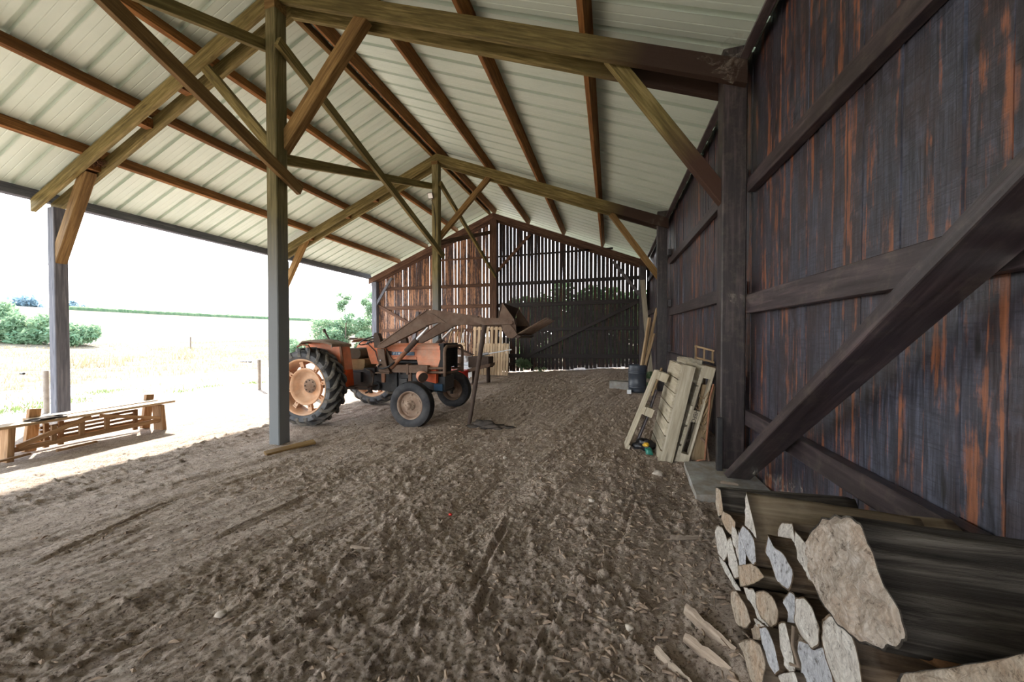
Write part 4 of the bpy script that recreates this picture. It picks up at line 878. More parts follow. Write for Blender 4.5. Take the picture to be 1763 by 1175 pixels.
for nm, mb, m in (('lower_lip', MB().prism([(-4.48, .40), (-3.72, .62), (-3.70, .72), (-4.50, .52)], 10.7, 11.2), 'rust'), ('shaft', MB().tube([(-3.95, 10.95, 1.00), (-3.06, 10.95, 1.16)], .018, 8), 'white'),
                  ('shaft_cover', MB().tube([(-4.1, 10.95, .98), (-3.86, 10.95, 1.02)], .05, 8), 'steelpost'), ('stand_leg', MB().bb((-4.4, 10.9, .03), (-4.32, 11.1, .6)), 'rustdark'), ('stand_leg', MB().bb((-3.9, 10.9, .03), (-3.84, 11.1, .6)), 'rustdark'),
                  ('sloping_cover', MB().prism([(-5.6, 1.02), (-5.4, 1.27), (-5.15, 1.22), (-4.5, .95), (-4.6, .92)], 11.1, 11.4), 'rust')):
    o = mb.build(nm, M[m]); o.parent = im; o.matrix_parent_inverse = Matrix.Translation((-4.1, 11, .4)).inverted()
rb = MB().lathe([(0, 0), (0, .30), (.40, .30), (.41, .31), (.43, .31), (.43, .28), (.40, .0)], (-4.74, 10.6, .06), 'z', 28); tag(rb.build('red_tub', M['red']), 'red round metal tub behind the far front wheel', 'tub')
tag(MB().tube([(-4.68, 10.55, .44), (-4.68, 10.55, .93)], .10, 14).build('steel_canister', M['rust']), 'brown steel canister standing in the red tub', 'canister')
wf = empty('white_cabinet', (-5.3, 12, .1)); tag(wf, 'white enamel cabinet frame with shelves behind the tractor guard', 'cabinet')
mbw = MB()
for x in (-5.66, -4.96): mbw.bb((x-.02, 11.98, .06), (x+.02, 12.02, .90))
for z in (.30, .50, .68, .88): mbw.bb((-5.66, 11.9, z-.02), (-4.96, 12.3, z+.02))
o = mbw.build('frame', M['white']); o.parent = wf; o.matrix_parent_inverse = Matrix.Translation((-5.3, 12, .1)).inverted()
o = MB().bb((-5.64, 12.28, .06), (-4.98, 12.3, .88)).build('back_panel', M['white']); o.parent = wf; o.matrix_parent_inverse = Matrix.Translation((-5.3, 12, .1)).inverted()
lump('plastic_sheet', (-5.02, 11.75, .80), (.18, .12, .09), M['white'], 'crumpled white plastic sheet beside the red tub', 'sheet', 12, .9)
cr_ = empty('wooden_crate', (-5.9, 12.9, .5)); tag(cr_, 'small pale wooden crate behind the bonnet, by the slatted wall', 'crate'); bpy.context.view_layer.update()
for k in range(3): timber('slat', (-6.1, 12.75, 1.02+.13*k), (-5.45, 12.75, 1.02+.13*k), .02, .11, M['palletnew'], parent=cr_)
for x in (-6.08, -5.47): timber('corner_post', (x, 12.78, .05), (x, 12.78, 1.36), .05, .05, M['brownpine'], up=(0, 1, 0), parent=cr_)
for i, (x, y, z, lx) in enumerate(((-6.55, 13.3, 1.95, .25), (-6.35, 13.4, 1.85, .10), (-6.20, 13.5, 1.98, -.05), (-6.05, 13.4, 1.7, .2))):
    timber('wooden_pole', (x-lx, y, .02), (x, y+.7, z), .045, .045, M['oldplank'], ('pale pole beside the floodlight post, slanting most', 'short pale pole behind the floodlight post foot', 'upright pale pole between floodlight post and the wooden crate', 'low slanting pole nearest the wooden crate')[i], 'pole', 'poles behind the tractor bonnet')
for i, (x, z) in enumerate(((-5.62, 1.72), (-5.55, 1.85), (-5.30, 1.70))):
    rod('wire_rod', [(x, 12.8, 1.30), (x+.02, 12.85, z-.1), (x+.05, 12.85, z)], .012, M['chrome'], ('pale bent wire at the near corner of the wooden crate', 'tallest pale wire rising from the wooden crate', 'short pale wire at the far edge of the wooden crate')[i], 'wire')
for (x, y, z0, z1) in ((-7.75, 12.5, .02, 2.6),):
    timber('dark_beam_offcut', (x, y, z0), (x+.05, y+.6, z1), .16, .12, M['dark'], 'dark upright beam behind the tractor, under the slanted arm', 'beam', up=(0, 1, 0))

# floodlight on the middle ridge post
fl = empty('floodlight', (XR-.02, 8.95, 5.5)); tag(fl, 'small square floodlight on the olive ridge post', 'floodlight'); bpy.context.view_layer.update()
rt = Matrix.Rotation(math.radians(25), 3, 'X') @ Matrix.Rotation(math.radians(-12), 3, 'Z')
for nm, mb, m in (('housing', MB().box((0, 0, 0), (.17, .035, .15), rt), 'rustdark'), ('lens', MB().box(rt @ Vector((0, -.02, 0)), (.145, .006, .125), rt), 'glass'), ('bracket', MB().box((.0, .06, -.05), (.04, .10, .02)), 'rustdark')):
    o = mb.build(nm, M[m], fl); o.location = (-.04, -.03, .02)
o = MB().tube([(-.03, .0, -.08), (.0, .075, -.25), (.03, .09, -.5), (.04, .095, -.95), (.01, .10, -1.3)], .008, 5).build('cable', M['cable'], fl)
# nest among the rafters
ns = MB()
for k in range(150):
    a = R.uniform(0, 6.28); r_ = R.uniform(.02, .12); c = Vector((-9.34+R.uniform(-.10, .16), 4.31+R.uniform(-.06, .06), zraf(-9.34)+.17+R.uniform(-.05, .07)))
    d = Vector((R.uniform(-1, 1), R.uniform(-1, 1), R.uniform(-.6, .6))).normalized()*R.uniform(.05, .11); ns.tube([c-d, c+d], .004, 4, False)
tag(ns.build('bird_nest', M['nest']), 'brown twiggy bird nest wedged between the open-side boards of the front rafter', 'nest')
# ------------------------------------------------------------------ the firewood pile: cut ends face the barn, logs run back to the board wall
LOGS = [
('A', 0.64, [(2.440, 0.646), (2.358, 0.670), (2.303, 0.572), (2.389, 0.509), (2.437, 0.547)]),
('B', 0.6, [(1.813, 0.869), (1.749, 0.804), (1.714, 0.760), (1.717, 0.712), (1.767, 0.727), (1.829, 0.723), (1.822, 0.792)]),
('C', 0.63, [(2.282, 0.539), (2.259, 0.587), (2.143, 0.624), (2.072, 0.626), (2.078, 0.577), (2.140, 0.533), (2.216, 0.522)]),
('D', 0.62, [(2.374, 0.405), (2.321, 0.468), (2.244, 0.496), (2.164, 0.479), (2.162, 0.402), (2.208, 0.349), (2.308, 0.324)]),
('E', 0.59, [(1.855, 0.682), (1.822, 0.723), (1.768, 0.737), (1.708, 0.731), (1.685, 0.661), (1.715, 0.631), (1.766, 0.628)]),
('F', 0.8, [(1.867, 0.821), (1.816, 0.798), (1.834, 0.765), (1.915, 0.740)]),
('G', 0.66, [(1.652, 0.803), (1.627, 0.849), (1.549, 0.886), (1.528, 0.850), (1.511, 0.801), (1.540, 0.775), (1.595, 0.760), (1.648, 0.769)]),
('H', 0.62, [(1.421, 0.916), (1.355, 0.914), (1.338, 0.875), (1.322, 0.831), (1.353, 0.819), (1.398, 0.837), (1.426, 0.888)]),
('I', 0.58, [(1.528, 0.838), (1.484, 0.822), (1.421, 0.839), (1.360, 0.826), (1.359, 0.810), (1.382, 0.754), (1.463, 0.727), (1.516, 0.768), (1.547, 0.765)]),
('J', 0.56, [(1.144, 1.098), (1.053, 1.154), (0.996, 1.164), (0.956, 1.114), (0.920, 1.068), (0.883, 1.050), (0.864, 1.009), (0.918, 0.941), (0.990, 0.894), (1.070, 0.867), (1.159, 0.880), (1.200, 0.920), (1.217, 0.991), (1.192, 1.045)]),
('K', 0.6, [(1.898, 0.497), (1.733, 0.609), (1.639, 0.623), (1.719, 0.546), (1.868, 0.428)]),
('L', 0.6, [(1.690, 0.512), (1.622, 0.567), (1.546, 0.598), (1.510, 0.581), (1.518, 0.535), (1.553, 0.491), (1.640, 0.456), (1.689, 0.468)]),
('M', 0.6, [(1.366, 0.718), (1.321, 0.755), (1.278, 0.760), (1.248, 0.731), (1.247, 0.684), (1.281, 0.648), (1.331, 0.637), (1.372, 0.650)]),
('M2', 0.63, [(1.526, 0.607), (1.487, 0.661), (1.450, 0.682), (1.441, 0.617), (1.411, 0.574), (1.404, 0.562), (1.454, 0.542), (1.500, 0.539), (1.526, 0.567)]),
('N', 0.59, [(1.463, 0.556), (1.420, 0.595), (1.389, 0.561), (1.359, 0.515), (1.366, 0.477), (1.409, 0.462), (1.449, 0.480)]),
('O', 0.57, [(1.567, 0.452), (1.510, 0.498), (1.456, 0.488), (1.418, 0.442), (1.446, 0.399), (1.498, 0.388), (1.546, 0.407)]),
('P', 0.58, [(1.168, 0.794), (1.142, 0.827), (1.080, 0.859), (1.051, 0.837), (1.035, 0.807), (1.023, 0.754), (1.093, 0.671), (1.154, 0.714), (1.170, 0.751)]),
('Q', 0.61, [(1.366, 0.579), (1.302, 0.622), (1.225, 0.680), (1.197, 0.613), (1.192, 0.581), (1.336, 0.440), (1.391, 0.491)]),
('R', 0.58, [(1.438, 0.399), (1.336, 0.503), (1.302, 0.480), (1.391, 0.388)]),
('S', 0.58, [(1.940, 0.329), (1.874, 0.384), (1.752, 0.402), (1.709, 0.380), (1.763, 0.313), (1.870, 0.247), (1.916, 0.279)]),
('T', 0.56, [(1.763, 0.227), (1.631, 0.353), (1.547, 0.399), (1.508, 0.373), (1.544, 0.257), (1.627, 0.198), (1.699, 0.236)]),
('U', 0.63, [(2.328, 0.285), (2.209, 0.322), (2.085, 0.321), (1.990, 0.336), (2.012, 0.299), (2.135, 0.281), (2.266, 0.274)]),
('V', 0.62, [(2.156, 0.459), (2.091, 0.520), (2.022, 0.477), (1.956, 0.428), (2.032, 0.365), (2.117, 0.381)]),
('W', 0.62, [(1.959, 0.529), (1.866, 0.572), (1.849, 0.536), (1.922, 0.503)]),
('X', 0.6, [(1.813, 0.385), (1.727, 0.388), (1.619, 0.437), (1.580, 0.444), (1.660, 0.387), (1.750, 0.361)]),
('Y', 0.6, [(0.930, 0.836), (0.922, 0.891), (0.820, 0.997), (0.743, 1.080), (0.705, 1.125), (0.695, 1.072)]),
('Z', 0.68, [(1.240, 0.723), (1.183, 0.752), (1.119, 0.791), (1.060, 0.820), (1.031, 0.757), (1.193, 0.595)]),
('AA', 0.63, [(2.093, 0.599), (2.005, 0.571), (1.971, 0.503), (2.052, 0.378), (2.126, 0.440)]),
('AB', 0.61, [(1.943, 0.638), (1.857, 0.602), (1.855, 0.522), (1.931, 0.490)]),
('AC', 0.61, [(1.860, 0.417), (1.751, 0.481), (1.665, 0.469), (1.609, 0.441), (1.675, 0.376), (1.768, 0.378)]),
('AD', 0.6, [(1.751, 0.338), (1.637, 0.428), (1.641, 0.365), (1.705, 0.282)]),
('AE', 0.62, [(1.556, 0.531), (1.491, 0.543), (1.517, 0.480), (1.569, 0.464)]),
('AF', 0.62, [(1.409, 0.574), (1.357, 0.588), (1.373, 0.473), (1.431, 0.485)]),
]
LINFO = {  # length, side material, end material, label, rise of the far end
'AA': (.6, 'logside', 'endwhite', 'thin white splinter-like log end between the bent pale end and the oval end', 0),
'AB': (.6, 'logside', 'endgrey', 'small pale log end tucked left of the narrow half-round one', 0),
'AC': (.6, 'logside', 'endwhite', 'curved white split end left of the half orange, half grey log', 0),
'AD': (.6, 'logside', 'endtan', 'small tan log end between the sunken dusty one and the slim blue-grey oval', 0),
'AE': (.6, 'logside', 'endwhite', 'small pale log end just below the half orange, half grey log', 0),
'AF': (.6, 'logside', 'endtan', 'thin tan split end between the narrow pinkish oval and the broad flat grey end', 0),
'A': (.66, 'bigside', 'endtan', 'long dark split log on the far top edge of the woodpile, beside the concrete slab', .02),
'B': (.62, 'splitface', 'endwhite', 'split log with a tall pointed white end, below the long dark top log', -.02),
'C': (.60, 'logside', 'endtan', 'brown-sided log with a bent pale end, just under the long dark top log', -.03),
'D': (.6, 'logside', 'endwhite', 'thin oval log end at the outer edge of the pile, above the white strip', 0),
'E': (.6, 'logside', 'endgrey', 'narrow slanted half-round log end beside the tall pointed white one', 0),
'F': (.55, 'splitface', 'endtan', 'squarish split log with a small orange diamond end, on top before the long dark log', .02),
'G': (.60, 'logside', 'endwhite', 'round pale log end with dark bark, touching the huge log near its top', .02),
'H': (.60, 'logside', 'endwhite', 'flat pale split log end pressed against the upper edge of the huge log', 0),
'I': (.60, 'logside', 'endgrey', 'large blue-grey pointed split log end in the middle of the pile', -.02),
'J': (.85, 'bigside', 'endbig', 'huge old log with a rough sawn end lying on top of the woodpile', -.03),
'K': (.65, 'splitface', 'endtan', 'flat-topped grey split log with a frayed end, under the blue-grey pointed one', -.02),
'L': (.6, 'logside', 'endtan', 'oval log end half orange and half grey, below the frayed split log', 0),
'M': (.6, 'logside', 'endwhite', 'round log end with radial cracks and an orange-brown side, under the huge log', 0),
'M2': (.6, 'logside', 'endgrey', 'grey crescent log end tucked behind the one with radial cracks', 0),
'N': (.6, 'logside', 'endwhite', 'narrow pinkish oval log end near the bottom, left of the broad grey flat end', 0),
'O': (.6, 'logside', 'endgrey', 'slim blue-grey oval log end at the bottom outer side of the pile', 0),
'P': (.6, 'logside', 'endwhite', 'broad white split log end standing straight below the huge log', -.02),
'Q': (.6, 'logside', 'endgrey', 'broad flat grey log end with a dark twig across it, below the radial cracked one', -.02),
'R': (.6, 'logside', 'endwhite', 'small white split log end at the very bottom, under the narrow pinkish oval', 0),
'S': (.6, 'logside', 'endtan', 'short dusty log end sunk in the dirt beside the splintered bark pieces', 0),
'T': (.6, 'logside', 'endtan', 'dusty tan log end at the foot of the pile, below the sunken short one', 0),
'U': (.6, 'logside', 'endwhite', 'long thin white split strip at the outer lower edge of the pile', 0),
'V': (.6, 'logside', 'endwhite', 'slanted pale split log end between the thin oval and the frayed log', 0),
'W': (.6, 'logside', 'endgrey', 'small pale-violet log end directly above the frayed split log', 0),
'X': (.6, 'logside', 'endwhite', 'slanting white split strip below the frayed log, left of the half orange one', 0),
'Y': (.8, 'bigside', 'endtan', 'log with orange wood and a dusty top in the bottom corner below the huge log', 0),
'Z': (.6, 'bigside', 'bigside', 'very dark log hidden in shadow right under the huge log', 0),
}
def log(key, xe, poly):
    ln, ms, me_, lab, rise = LINFO[key]; rr = random.Random(key); n = 96 if key == 'J' else 36; P = [Vector((a, b)) for a, b in poly]
    P.append(P[0]); d = [0]
    for a, b in zip(P, P[1:]): d.append(d[-1]+(b-a).length)
    out = []
    for k in range(n):
        s = d[-1]*k/n; i = max(j for j in range(len(d)-1) if d[j] <= s); t = (s-d[i])/max(1e-6, d[i+1]-d[i]); out.append(P[i].lerp(P[i+1], t))
    for _ in range(1): out = [out[k]*.84+(out[k-1]+out[(k+1) % n])*.08 for k in range(n)]
    c = sum(out, Vector((0, 0)))/n; big = key == 'J'; seed = rr.uniform(0, 90)
    out = [c+(p-c)*((1.04 if big else 1.2)+.07*mnoise.noise(Vector((p.x*30, p.y*30, seed)))+(.012 if big else .05)*mnoise.noise(Vector((p.x*110, p.y*110, seed)))) for p in out]
    area = sum(out[k-1].x*out[k].y-out[k].x*out[k-1].y for k in range(n))
    if area < 0: out.reverse()
    L1 = min(ln, 1.415-xe); ns = 12; vs = []
    for i in range(ns+1):
        x = L1*i/ns
        for p in out:
            q = (p-c)*(1+.03*mnoise.noise(Vector((x*6, p.x*9+seed, p.y*9)))+(.05 if big else .04)*mnoise.noise(Vector((x*2.2, p.x*25+seed, p.y*25)))-(.07*max(0, mnoise.noise(Vector((x*1.1, p.x*48+seed, p.y*48))))**1.0 if big else 0)-.12*(key in 'BKI')*i/ns)
            vs.append((x, q.x, q.y+rise*i/ns))
    fs = [(i*n+k, (i+1)*n+k, (i+1)*n+(k+1) % n, i*n+(k+1) % n) for i in range(ns) for k in range(n)]+[tuple(ns*n+k for k in range(n))]
    fs = [tuple(reversed(f)) for f in fs[:-1]]+[fs[-1]]; RM = .965 if big else .93; b0 = len(vs)
    vs += [(0, (p-c).x*RM, (p-c).y*RM) for p in out]; vs[:n] = [(0, (p-c).x, (p-c).y) for p in out]; fs += [(k, (k+1) % n, b0+(k+1) % n, b0+k) for k in range(n)]
    mb = MB().add(vs, fs, True); o = mb.build('firewood_log', M[ms]); o.location = (xe, c.x, c.y)
    tag(o, lab, 'log', 'firewood stacked against the board wall')
    rings = (RM, .86, .7, .54, .38, .22, .08) if big else (RM, .78, .55, .3, .07); vs = []; amp = .020 if big else .008
    for r_ in rings:
        for p in out:
            q = (p-c)*r_; vs.append((0 if r_ == RM else -abs(amp*mnoise.noise(Vector((q.x*16, q.y*16, seed))))-abs(amp*.8*mnoise.noise(Vector((q.x*45, q.y*45, seed)))), q.x, q.y))
    fs = [(i*n+k, i*n+(k+1) % n, (i+1)*n+(k+1) % n, (i+1)*n+k) for i in range(len(rings)-1) for k in range(n)]+[tuple((len(rings)-1)*n+k for k in range(n))]
    e_ = MB().add(vs, [tuple(reversed(f)) for f in fs], False).build('cut_end', M[me_], o)
    return o
BIG = None
for key, xe, poly in LOGS:
    o = log(key, xe, poly)
    if key == 'J': BIG = o
kn = lump('knot_stub', (0, 0, 0), (.075, .03, .052), M['barkknot'], None, None, 8, .5); kn.parent = BIG; kn.location = (.15, -.125, -.05); kn['label'] = 'orange-brown knot in the side of the huge log'
# hidden courses that carry the visible ones
for i, (x0, y, z, r_) in enumerate(((.70, 1.95, .28, .10), (.72, 1.35, .30, .12), (.72, 1.0, .35, .16), (.74, 1.7, .42, .09), (.76, 1.18, .60, .11), (.72, .82, .55, .16), (.78, 2.1, .45, .07), (.70, .75, .25, .14))):
    tag(MB().tube([(x0, y, z), (x0+.3, y+.01, z), (1.40, y, z)], [r_, r_*.96, r_*.92], 14).build('firewood_log', M['logside']), 'dark log deep in the shaded inside of the woodpile', 'log', 'logs inside the woodpile')
# splintered pieces on the ground beside the pile
def splinter(pts, w, h, label):
    mb = MB(); p0, p1 = Vector(pts[0]), Vector(pts[1]); d = p1-p0; s = Vector((-d.y, d.x, 0)).normalized(); K = 10; vs = []
    for i in range(K+1):
        t = i/K; c = p0.lerp(p1, t); ww = w*(.5+.5*math.sin(math.pi*min(1, t*1.2+.12)))*(1+.3*mnoise.noise(c*20)); hh = h*(1+.4*mnoise.noise(c*31))
        for a, b in ((-1, 0), (-.6, .8), (0, 1.1), (.6, .7), (1, 0)): vs.append(c+s*(ww*a/2*(1+.2*mnoise.noise(c*40+Vector((a, 0, 0)))))+Vector((0, 0, hh*b)))
    fs = [(i*5+k, (i+1)*5+k, (i+1)*5+k+1, i*5+k+1) for i in range(K) for k in range(4)]+[(0, 1, 2, 3, 4), tuple(K*5+k for k in (4, 3, 2, 1, 0))]
    mb.add(vs, fs); return tag(oriented(mb, 'wood_splinter', M['splint'], p0, d), label, 'wood piece', 'splintered wood on the dirt')
splinter(((.40, 2.05, .12), (.56, 1.80, .13)), .06, .045, 'larger splintered bark piece on the dirt beside the woodpile')
splinter(((.36, 1.87, .11), (.56, 1.66, .12)), .045, .04, 'splintered piece of bark just below the larger one by the woodpile')
splinter(((.22, 1.78, .10), (.36, 1.60, .10)), .05, .03, 'thin splinter on the dirt, furthest from the woodpile')
splinter(((.43, 2.76, .12), (.62, 2.80, .13)), .03, .025, 'flat grey stick on the dirt in front of the concrete slab')
splinter(((-1.92, 1.72, .05), (-1.90, 1.60, .06)), .03, .015, 'small pale wood chip alone in the middle of the raked dirt')
splinter(((-1.80, 2.12, .07), (-1.62, 2.14, .07)), .02, .015, 'small grey twig across a furrow in the dirt')
splinter(((.98, 3.52, .20), (1.08, 3.34, .22)), .04, .02, 'curled pale splinter on the concrete slab')
splinter(((1.02, 3.75, .20), (1.16, 3.72, .20)), .03, .02, 'dark wood chip on the concrete slab near the post')
tw_ = MB().tube([(.575, 1.33, .66), (.56, 1.30, .62), (.565, 1.27, .58), (.56, 1.31, .55)], .005, 5); tag(tw_.build('twig', M['bark']), 'dark crooked twig across the broad flat grey log end', 'twig')
GST = 'stones on the dirt'
for x, y, r_, lab in ((.10, 1.88, .022, 'small whitish stone on the dirt, by the thin splinter'), (-.15, 3.22, .03, 'grey stone on the dirt before the leaning pallets'), (.50, 4.02, .05, 'tan stone near the concrete slab and the dusty pallet'),
                      (-1.25, 4.17, .03, 'small tan stone on the dirt before the front wheel'), (-.34, 4.42, .035, 'dark stone among the clods in the middle of the floor'), (-2.06, 1.42, .028, 'rust-coloured stone in a furrow of the dirt'), (-1.32, 2.76, .018, 'tiny red stone on the dirt in the centre')):
    lump('stone', (x, y, gh(x, y)+r_*.25), (r_, r_*.8, r_*.6), M['red'] if 'tiny red' in lab else M['stone'], lab, 'stone', x*9, .5, GST, 2)
# loose chips and straw nobody could count
V = []; F = []
for k in range(2600):
    if k < 1100: x, y = R.gauss(.2, .5), R.uniform(1.2, 4.8)
    elif k < 2000: x, y = R.uniform(-4.5, .8), R.uniform(1.0, 5.5)
    else: x, y = R.uniform(-6, 1), R.uniform(4.5, 14)
    if x > 1.1: continue
    z = gh(x, y)+.006; a = R.uniform(0, 6.28); l = R.uniform(.008, .032)*(1 if y < 5 else 1.6); w = R.uniform(.003, .008); dz = R.uniform(-.3, .5)*l
    d = Vector((math.cos(a), math.sin(a), 0)); s = Vector((-d.y, d.x, .2)); p = Vector((x, y, z)); n = len(V)
    V += [p-d*l-s*w, p-d*l+s*w, p+d*l+s*w+Vector((0, 0, dz)), p+d*l-s*w+Vector((0, 0, dz)), p+Vector((0, 0, w*1.5))]; F += [(n, n+1, n+4, n+4), (n+1, n+2, n+4, n+4), (n+2, n+3, n+4, n+4), (n+3, n, n+4, n+4)]
V = np.array([tuple(v) for v in V]); F3 = np.array([f[:3] for f in F])
tag(npmesh('wood_chip_litter', V, F3, M['barkchip'], smooth=False), 'loose straw and wood chips scattered over the dirt floor', 'litter', kind='stuff')

# ------------------------------------------------------------------ outside: plants, fence, far trees
def leaves(blobs, n, size, seed, flatten=1.):
    """leaf quads scattered in a set of ellipsoids ((x,y,z),(rx,ry,rz),weight)"""
    rs = np.random.RandomState(seed); w = np.array([b[2] for b in blobs], float); ch = rs.choice(len(blobs), n, p=w/w.sum())
    c = np.array([b[0] for b in blobs])[ch]; r = np.array([b[1] for b in blobs])[ch]
    d = rs.normal(size=(n, 3)); d /= np.linalg.norm(d, axis=1)[:, None]; rad = rs.rand(n)**.45
    p = c+d*r*rad[:, None]; a = rs.normal(size=(n, 3)); a /= np.linalg.norm(a, axis=1)[:, None]; b = np.cross(a, rs.normal(size=(n, 3))); b /= np.linalg.norm(b, axis=1)[:, None]
    s = size*(.6+.8*rs.rand(n))[:, None]; a *= s; b *= s*.5
    V = np.stack([p-a, p+b*.9, p+a, p-b*.9], 1).reshape(-1, 3); return V, np.arange(n*4).reshape(n, 4)
def plant(name, base, blobs, n, size, m, stems, label, cat, group=None, seed=1, sm='bark'):
    root = empty(name, base); tag(root, label, cat, group); V, F = leaves(blobs, n, size, seed)
    npmesh('foliage', V, F, M[m], root, False)
    if stems:
        mb = MB()
        for pts, r_ in stems: mb.tube(pts, r_, 6, False)
        mb.build('stems', M[sm], root)
    return root
def px_blobs(seed, w, h, n, base=0., r=(.4, .7)):
    q = random.Random(seed); return [((q.uniform(-w, w), q.uniform(-w, w)*.6, base+h*q.uniform(0, 1)), (q.uniform(*r), q.uniform(*r), q.uniform(*r)*.8), 1) for _ in range(n)]
bl = px_blobs(5, 1.9, 2.1, 30, .3, (.45, .8))+[((-1.0, .2, 2.2), (.55, .5, .5), .7), ((.3, 0, 2.5), (.5, .5, .55), .6), ((1.3, .1, 2.2), (.5, .5, .5), .6)]
plant('bush', (-17.6, 20.1, .2), bl, 15000, .085, 'leaf', [([(0, 0, 0), (.2, 0, 1.2), (.3, 0, 2.4)], .05), ([(-.3, 0, 0), (-.8, 0, 1.2), (-1.1, 0, 2.2)], .04)], 'big pale green bush beyond the corner eave post', 'bush', 'bushes outside the barn', 5)
for i, (x, y, h, lean, lab) in enumerate(((-17.7, 20.9, 4.55, -.55, 'tall thin sapling rising from the bush, leaning to the field'), (-16.5, 21.2, 4.6, .15, 'slim sapling with a bare stem, nearer the corner post'), (-16.1, 20.9, 4.35, .45, 'forked sapling almost touching the corner eave post'))):
    b = [((lean*t+random.Random(i*9+k).uniform(-.35, .35), random.Random(i*7+k).uniform(-.3, .3), h*t-.1), (.34, .32, .28), 1) for k, t in enumerate((.42, .55, .66, .76, .82, .88, .95, .84, .98))]
    plant('sapling', (x, y, .15), b, 1900, .07, 'leaf', [([(0, 0, 0), (lean*.5, 0, h*.5), (lean, 0, h*.97)], [.05, .035, .012]), ([(lean*.5, 0, h*.5), (lean*.5+.4, .1, h*.78)], [.025, .01])], lab, 'tree', 'saplings', 20+i)
plant('shrub', (-20.4, 18.6, .2), px_blobs(8, .7, .9, 8, .2, (.3, .5)), 2200, .07, 'leaf', [([(0, 0, 0), (.1, 0, 1.)], .03)], 'small shrub at the field edge before the big bush', 'shrub', 'bushes outside the barn', 8)
for i, (x, y, w, h, lab) in enumerate(((-46.0, 15.3, 2.6, 2.3, 'tall green bush in the field at the picture edge, behind the grey eave post'), (-43.0, 16.1, 1.6, 1.3, 'low green bush in the field just beside the eave post'), (-39.6, 17.1, 1.2, .9, 'lowest green bush in the field, past the eave post'))):
    z = float(fieldz(np.array(x), np.array(y))); plant('bush', (x, y, z), px_blobs(30+i, w, h, 14, .3, (.6, 1.1)), 3600, .16, 'leaf', [([(0, 0, -.1), (0, 0, h)], .06)], lab, 'bush', 'bushes in the field', 30+i)
GF_ = 'trees on the skyline'
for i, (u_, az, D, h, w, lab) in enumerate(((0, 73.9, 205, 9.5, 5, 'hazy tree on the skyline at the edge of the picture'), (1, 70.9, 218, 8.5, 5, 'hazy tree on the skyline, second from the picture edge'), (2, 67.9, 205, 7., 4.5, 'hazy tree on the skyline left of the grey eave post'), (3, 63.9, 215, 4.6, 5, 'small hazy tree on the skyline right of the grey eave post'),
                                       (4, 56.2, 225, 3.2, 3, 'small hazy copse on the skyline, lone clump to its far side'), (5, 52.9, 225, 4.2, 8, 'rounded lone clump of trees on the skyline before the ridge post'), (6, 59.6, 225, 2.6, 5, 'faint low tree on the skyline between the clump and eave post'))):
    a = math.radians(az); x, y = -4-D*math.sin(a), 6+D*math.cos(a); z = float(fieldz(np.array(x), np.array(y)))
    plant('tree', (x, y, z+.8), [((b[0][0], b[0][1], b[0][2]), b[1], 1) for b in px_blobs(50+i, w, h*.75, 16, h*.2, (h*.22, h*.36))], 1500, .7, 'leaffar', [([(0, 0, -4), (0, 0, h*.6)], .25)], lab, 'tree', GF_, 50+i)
# maize strip along the crest
azs = np.radians(np.linspace(40, 68.5, 220)); rs = np.random.RandomState(4); V = []; F = []
for D in (143, 147, 151):
    for a in azs:
        for _ in range(3):
            aa = a+rs.uniform(-.0012, .0012); x, y = -4-D*math.sin(aa), 6+D*math.cos(aa); z = float(fieldz(np.array(x), np.array(y))); h = rs.uniform(.55, .95); n = len(V); w = .28
            V += [(x-w, y-w, z), (x+w, y+w, z), (x+w*.7, y+w*.7, z+h), (x-w*.7, y-w*.7, z+h)]; F.append((n, n+1, n+2, n+3))
tag(npmesh('maize_strip', np.array(V), np.array(F), M['leaf'], smooth=False), 'thin green strip of crop along the crest of the field', 'crop', kind='stuff')
# hedge behind the slatted wall
for i, (x, y, h, w, lab) in enumerate(((-3.2, 17.2, 3.0, 1.2, 'dark bush behind the slatted wall, next to its middle post'), (-1.4, 17.6, 3.6, 1.2, 'dark bush behind the middle of the slatted drum-side wall'), (.5, 17.2, 3.3, 1.3, 'dark bush behind the slatted wall at the drum corner'))):
    plant('hedge_bush', (x, y, .3), px_blobs(80+i, w, h*.85, 22, .3, (.55, .8)), 9000, .12, 'leafdark', [([(0, 0, 0), (0, 0, h*.7)], .06)], lab, 'bush', 'bushes behind the slatted wall', 80+i)
plant('weed', (-3.42, 14.1, .10), px_blobs(91, .22, .42, 7, .1, (.12, .2)), 420, .055, 'leaf', [([(0, 0, 0), (.05, 0, .4)], .008)], 'green weed growing at the foot of the slatted wall beside the pallets', 'weed', 'weeds', 91)
plant('weed', (-2.75, 14.15, .12), px_blobs(92, .25, .12, 5, .05, (.10, .16)), 160, .04, 'leaf', None, 'low weed at the foot of the slatted wall, away from the pallets', 'weed', 'weeds', 92)
plant('weed', (1.0, 9.75, .22), px_blobs(93, .12, .30, 5, .08, (.09, .14)), 220, .04, 'leaf', [([(0, 0, 0), (.02, 0, .3)], .006)], 'green weed by the wall right behind the drum', 'weed', 'weeds', 93)
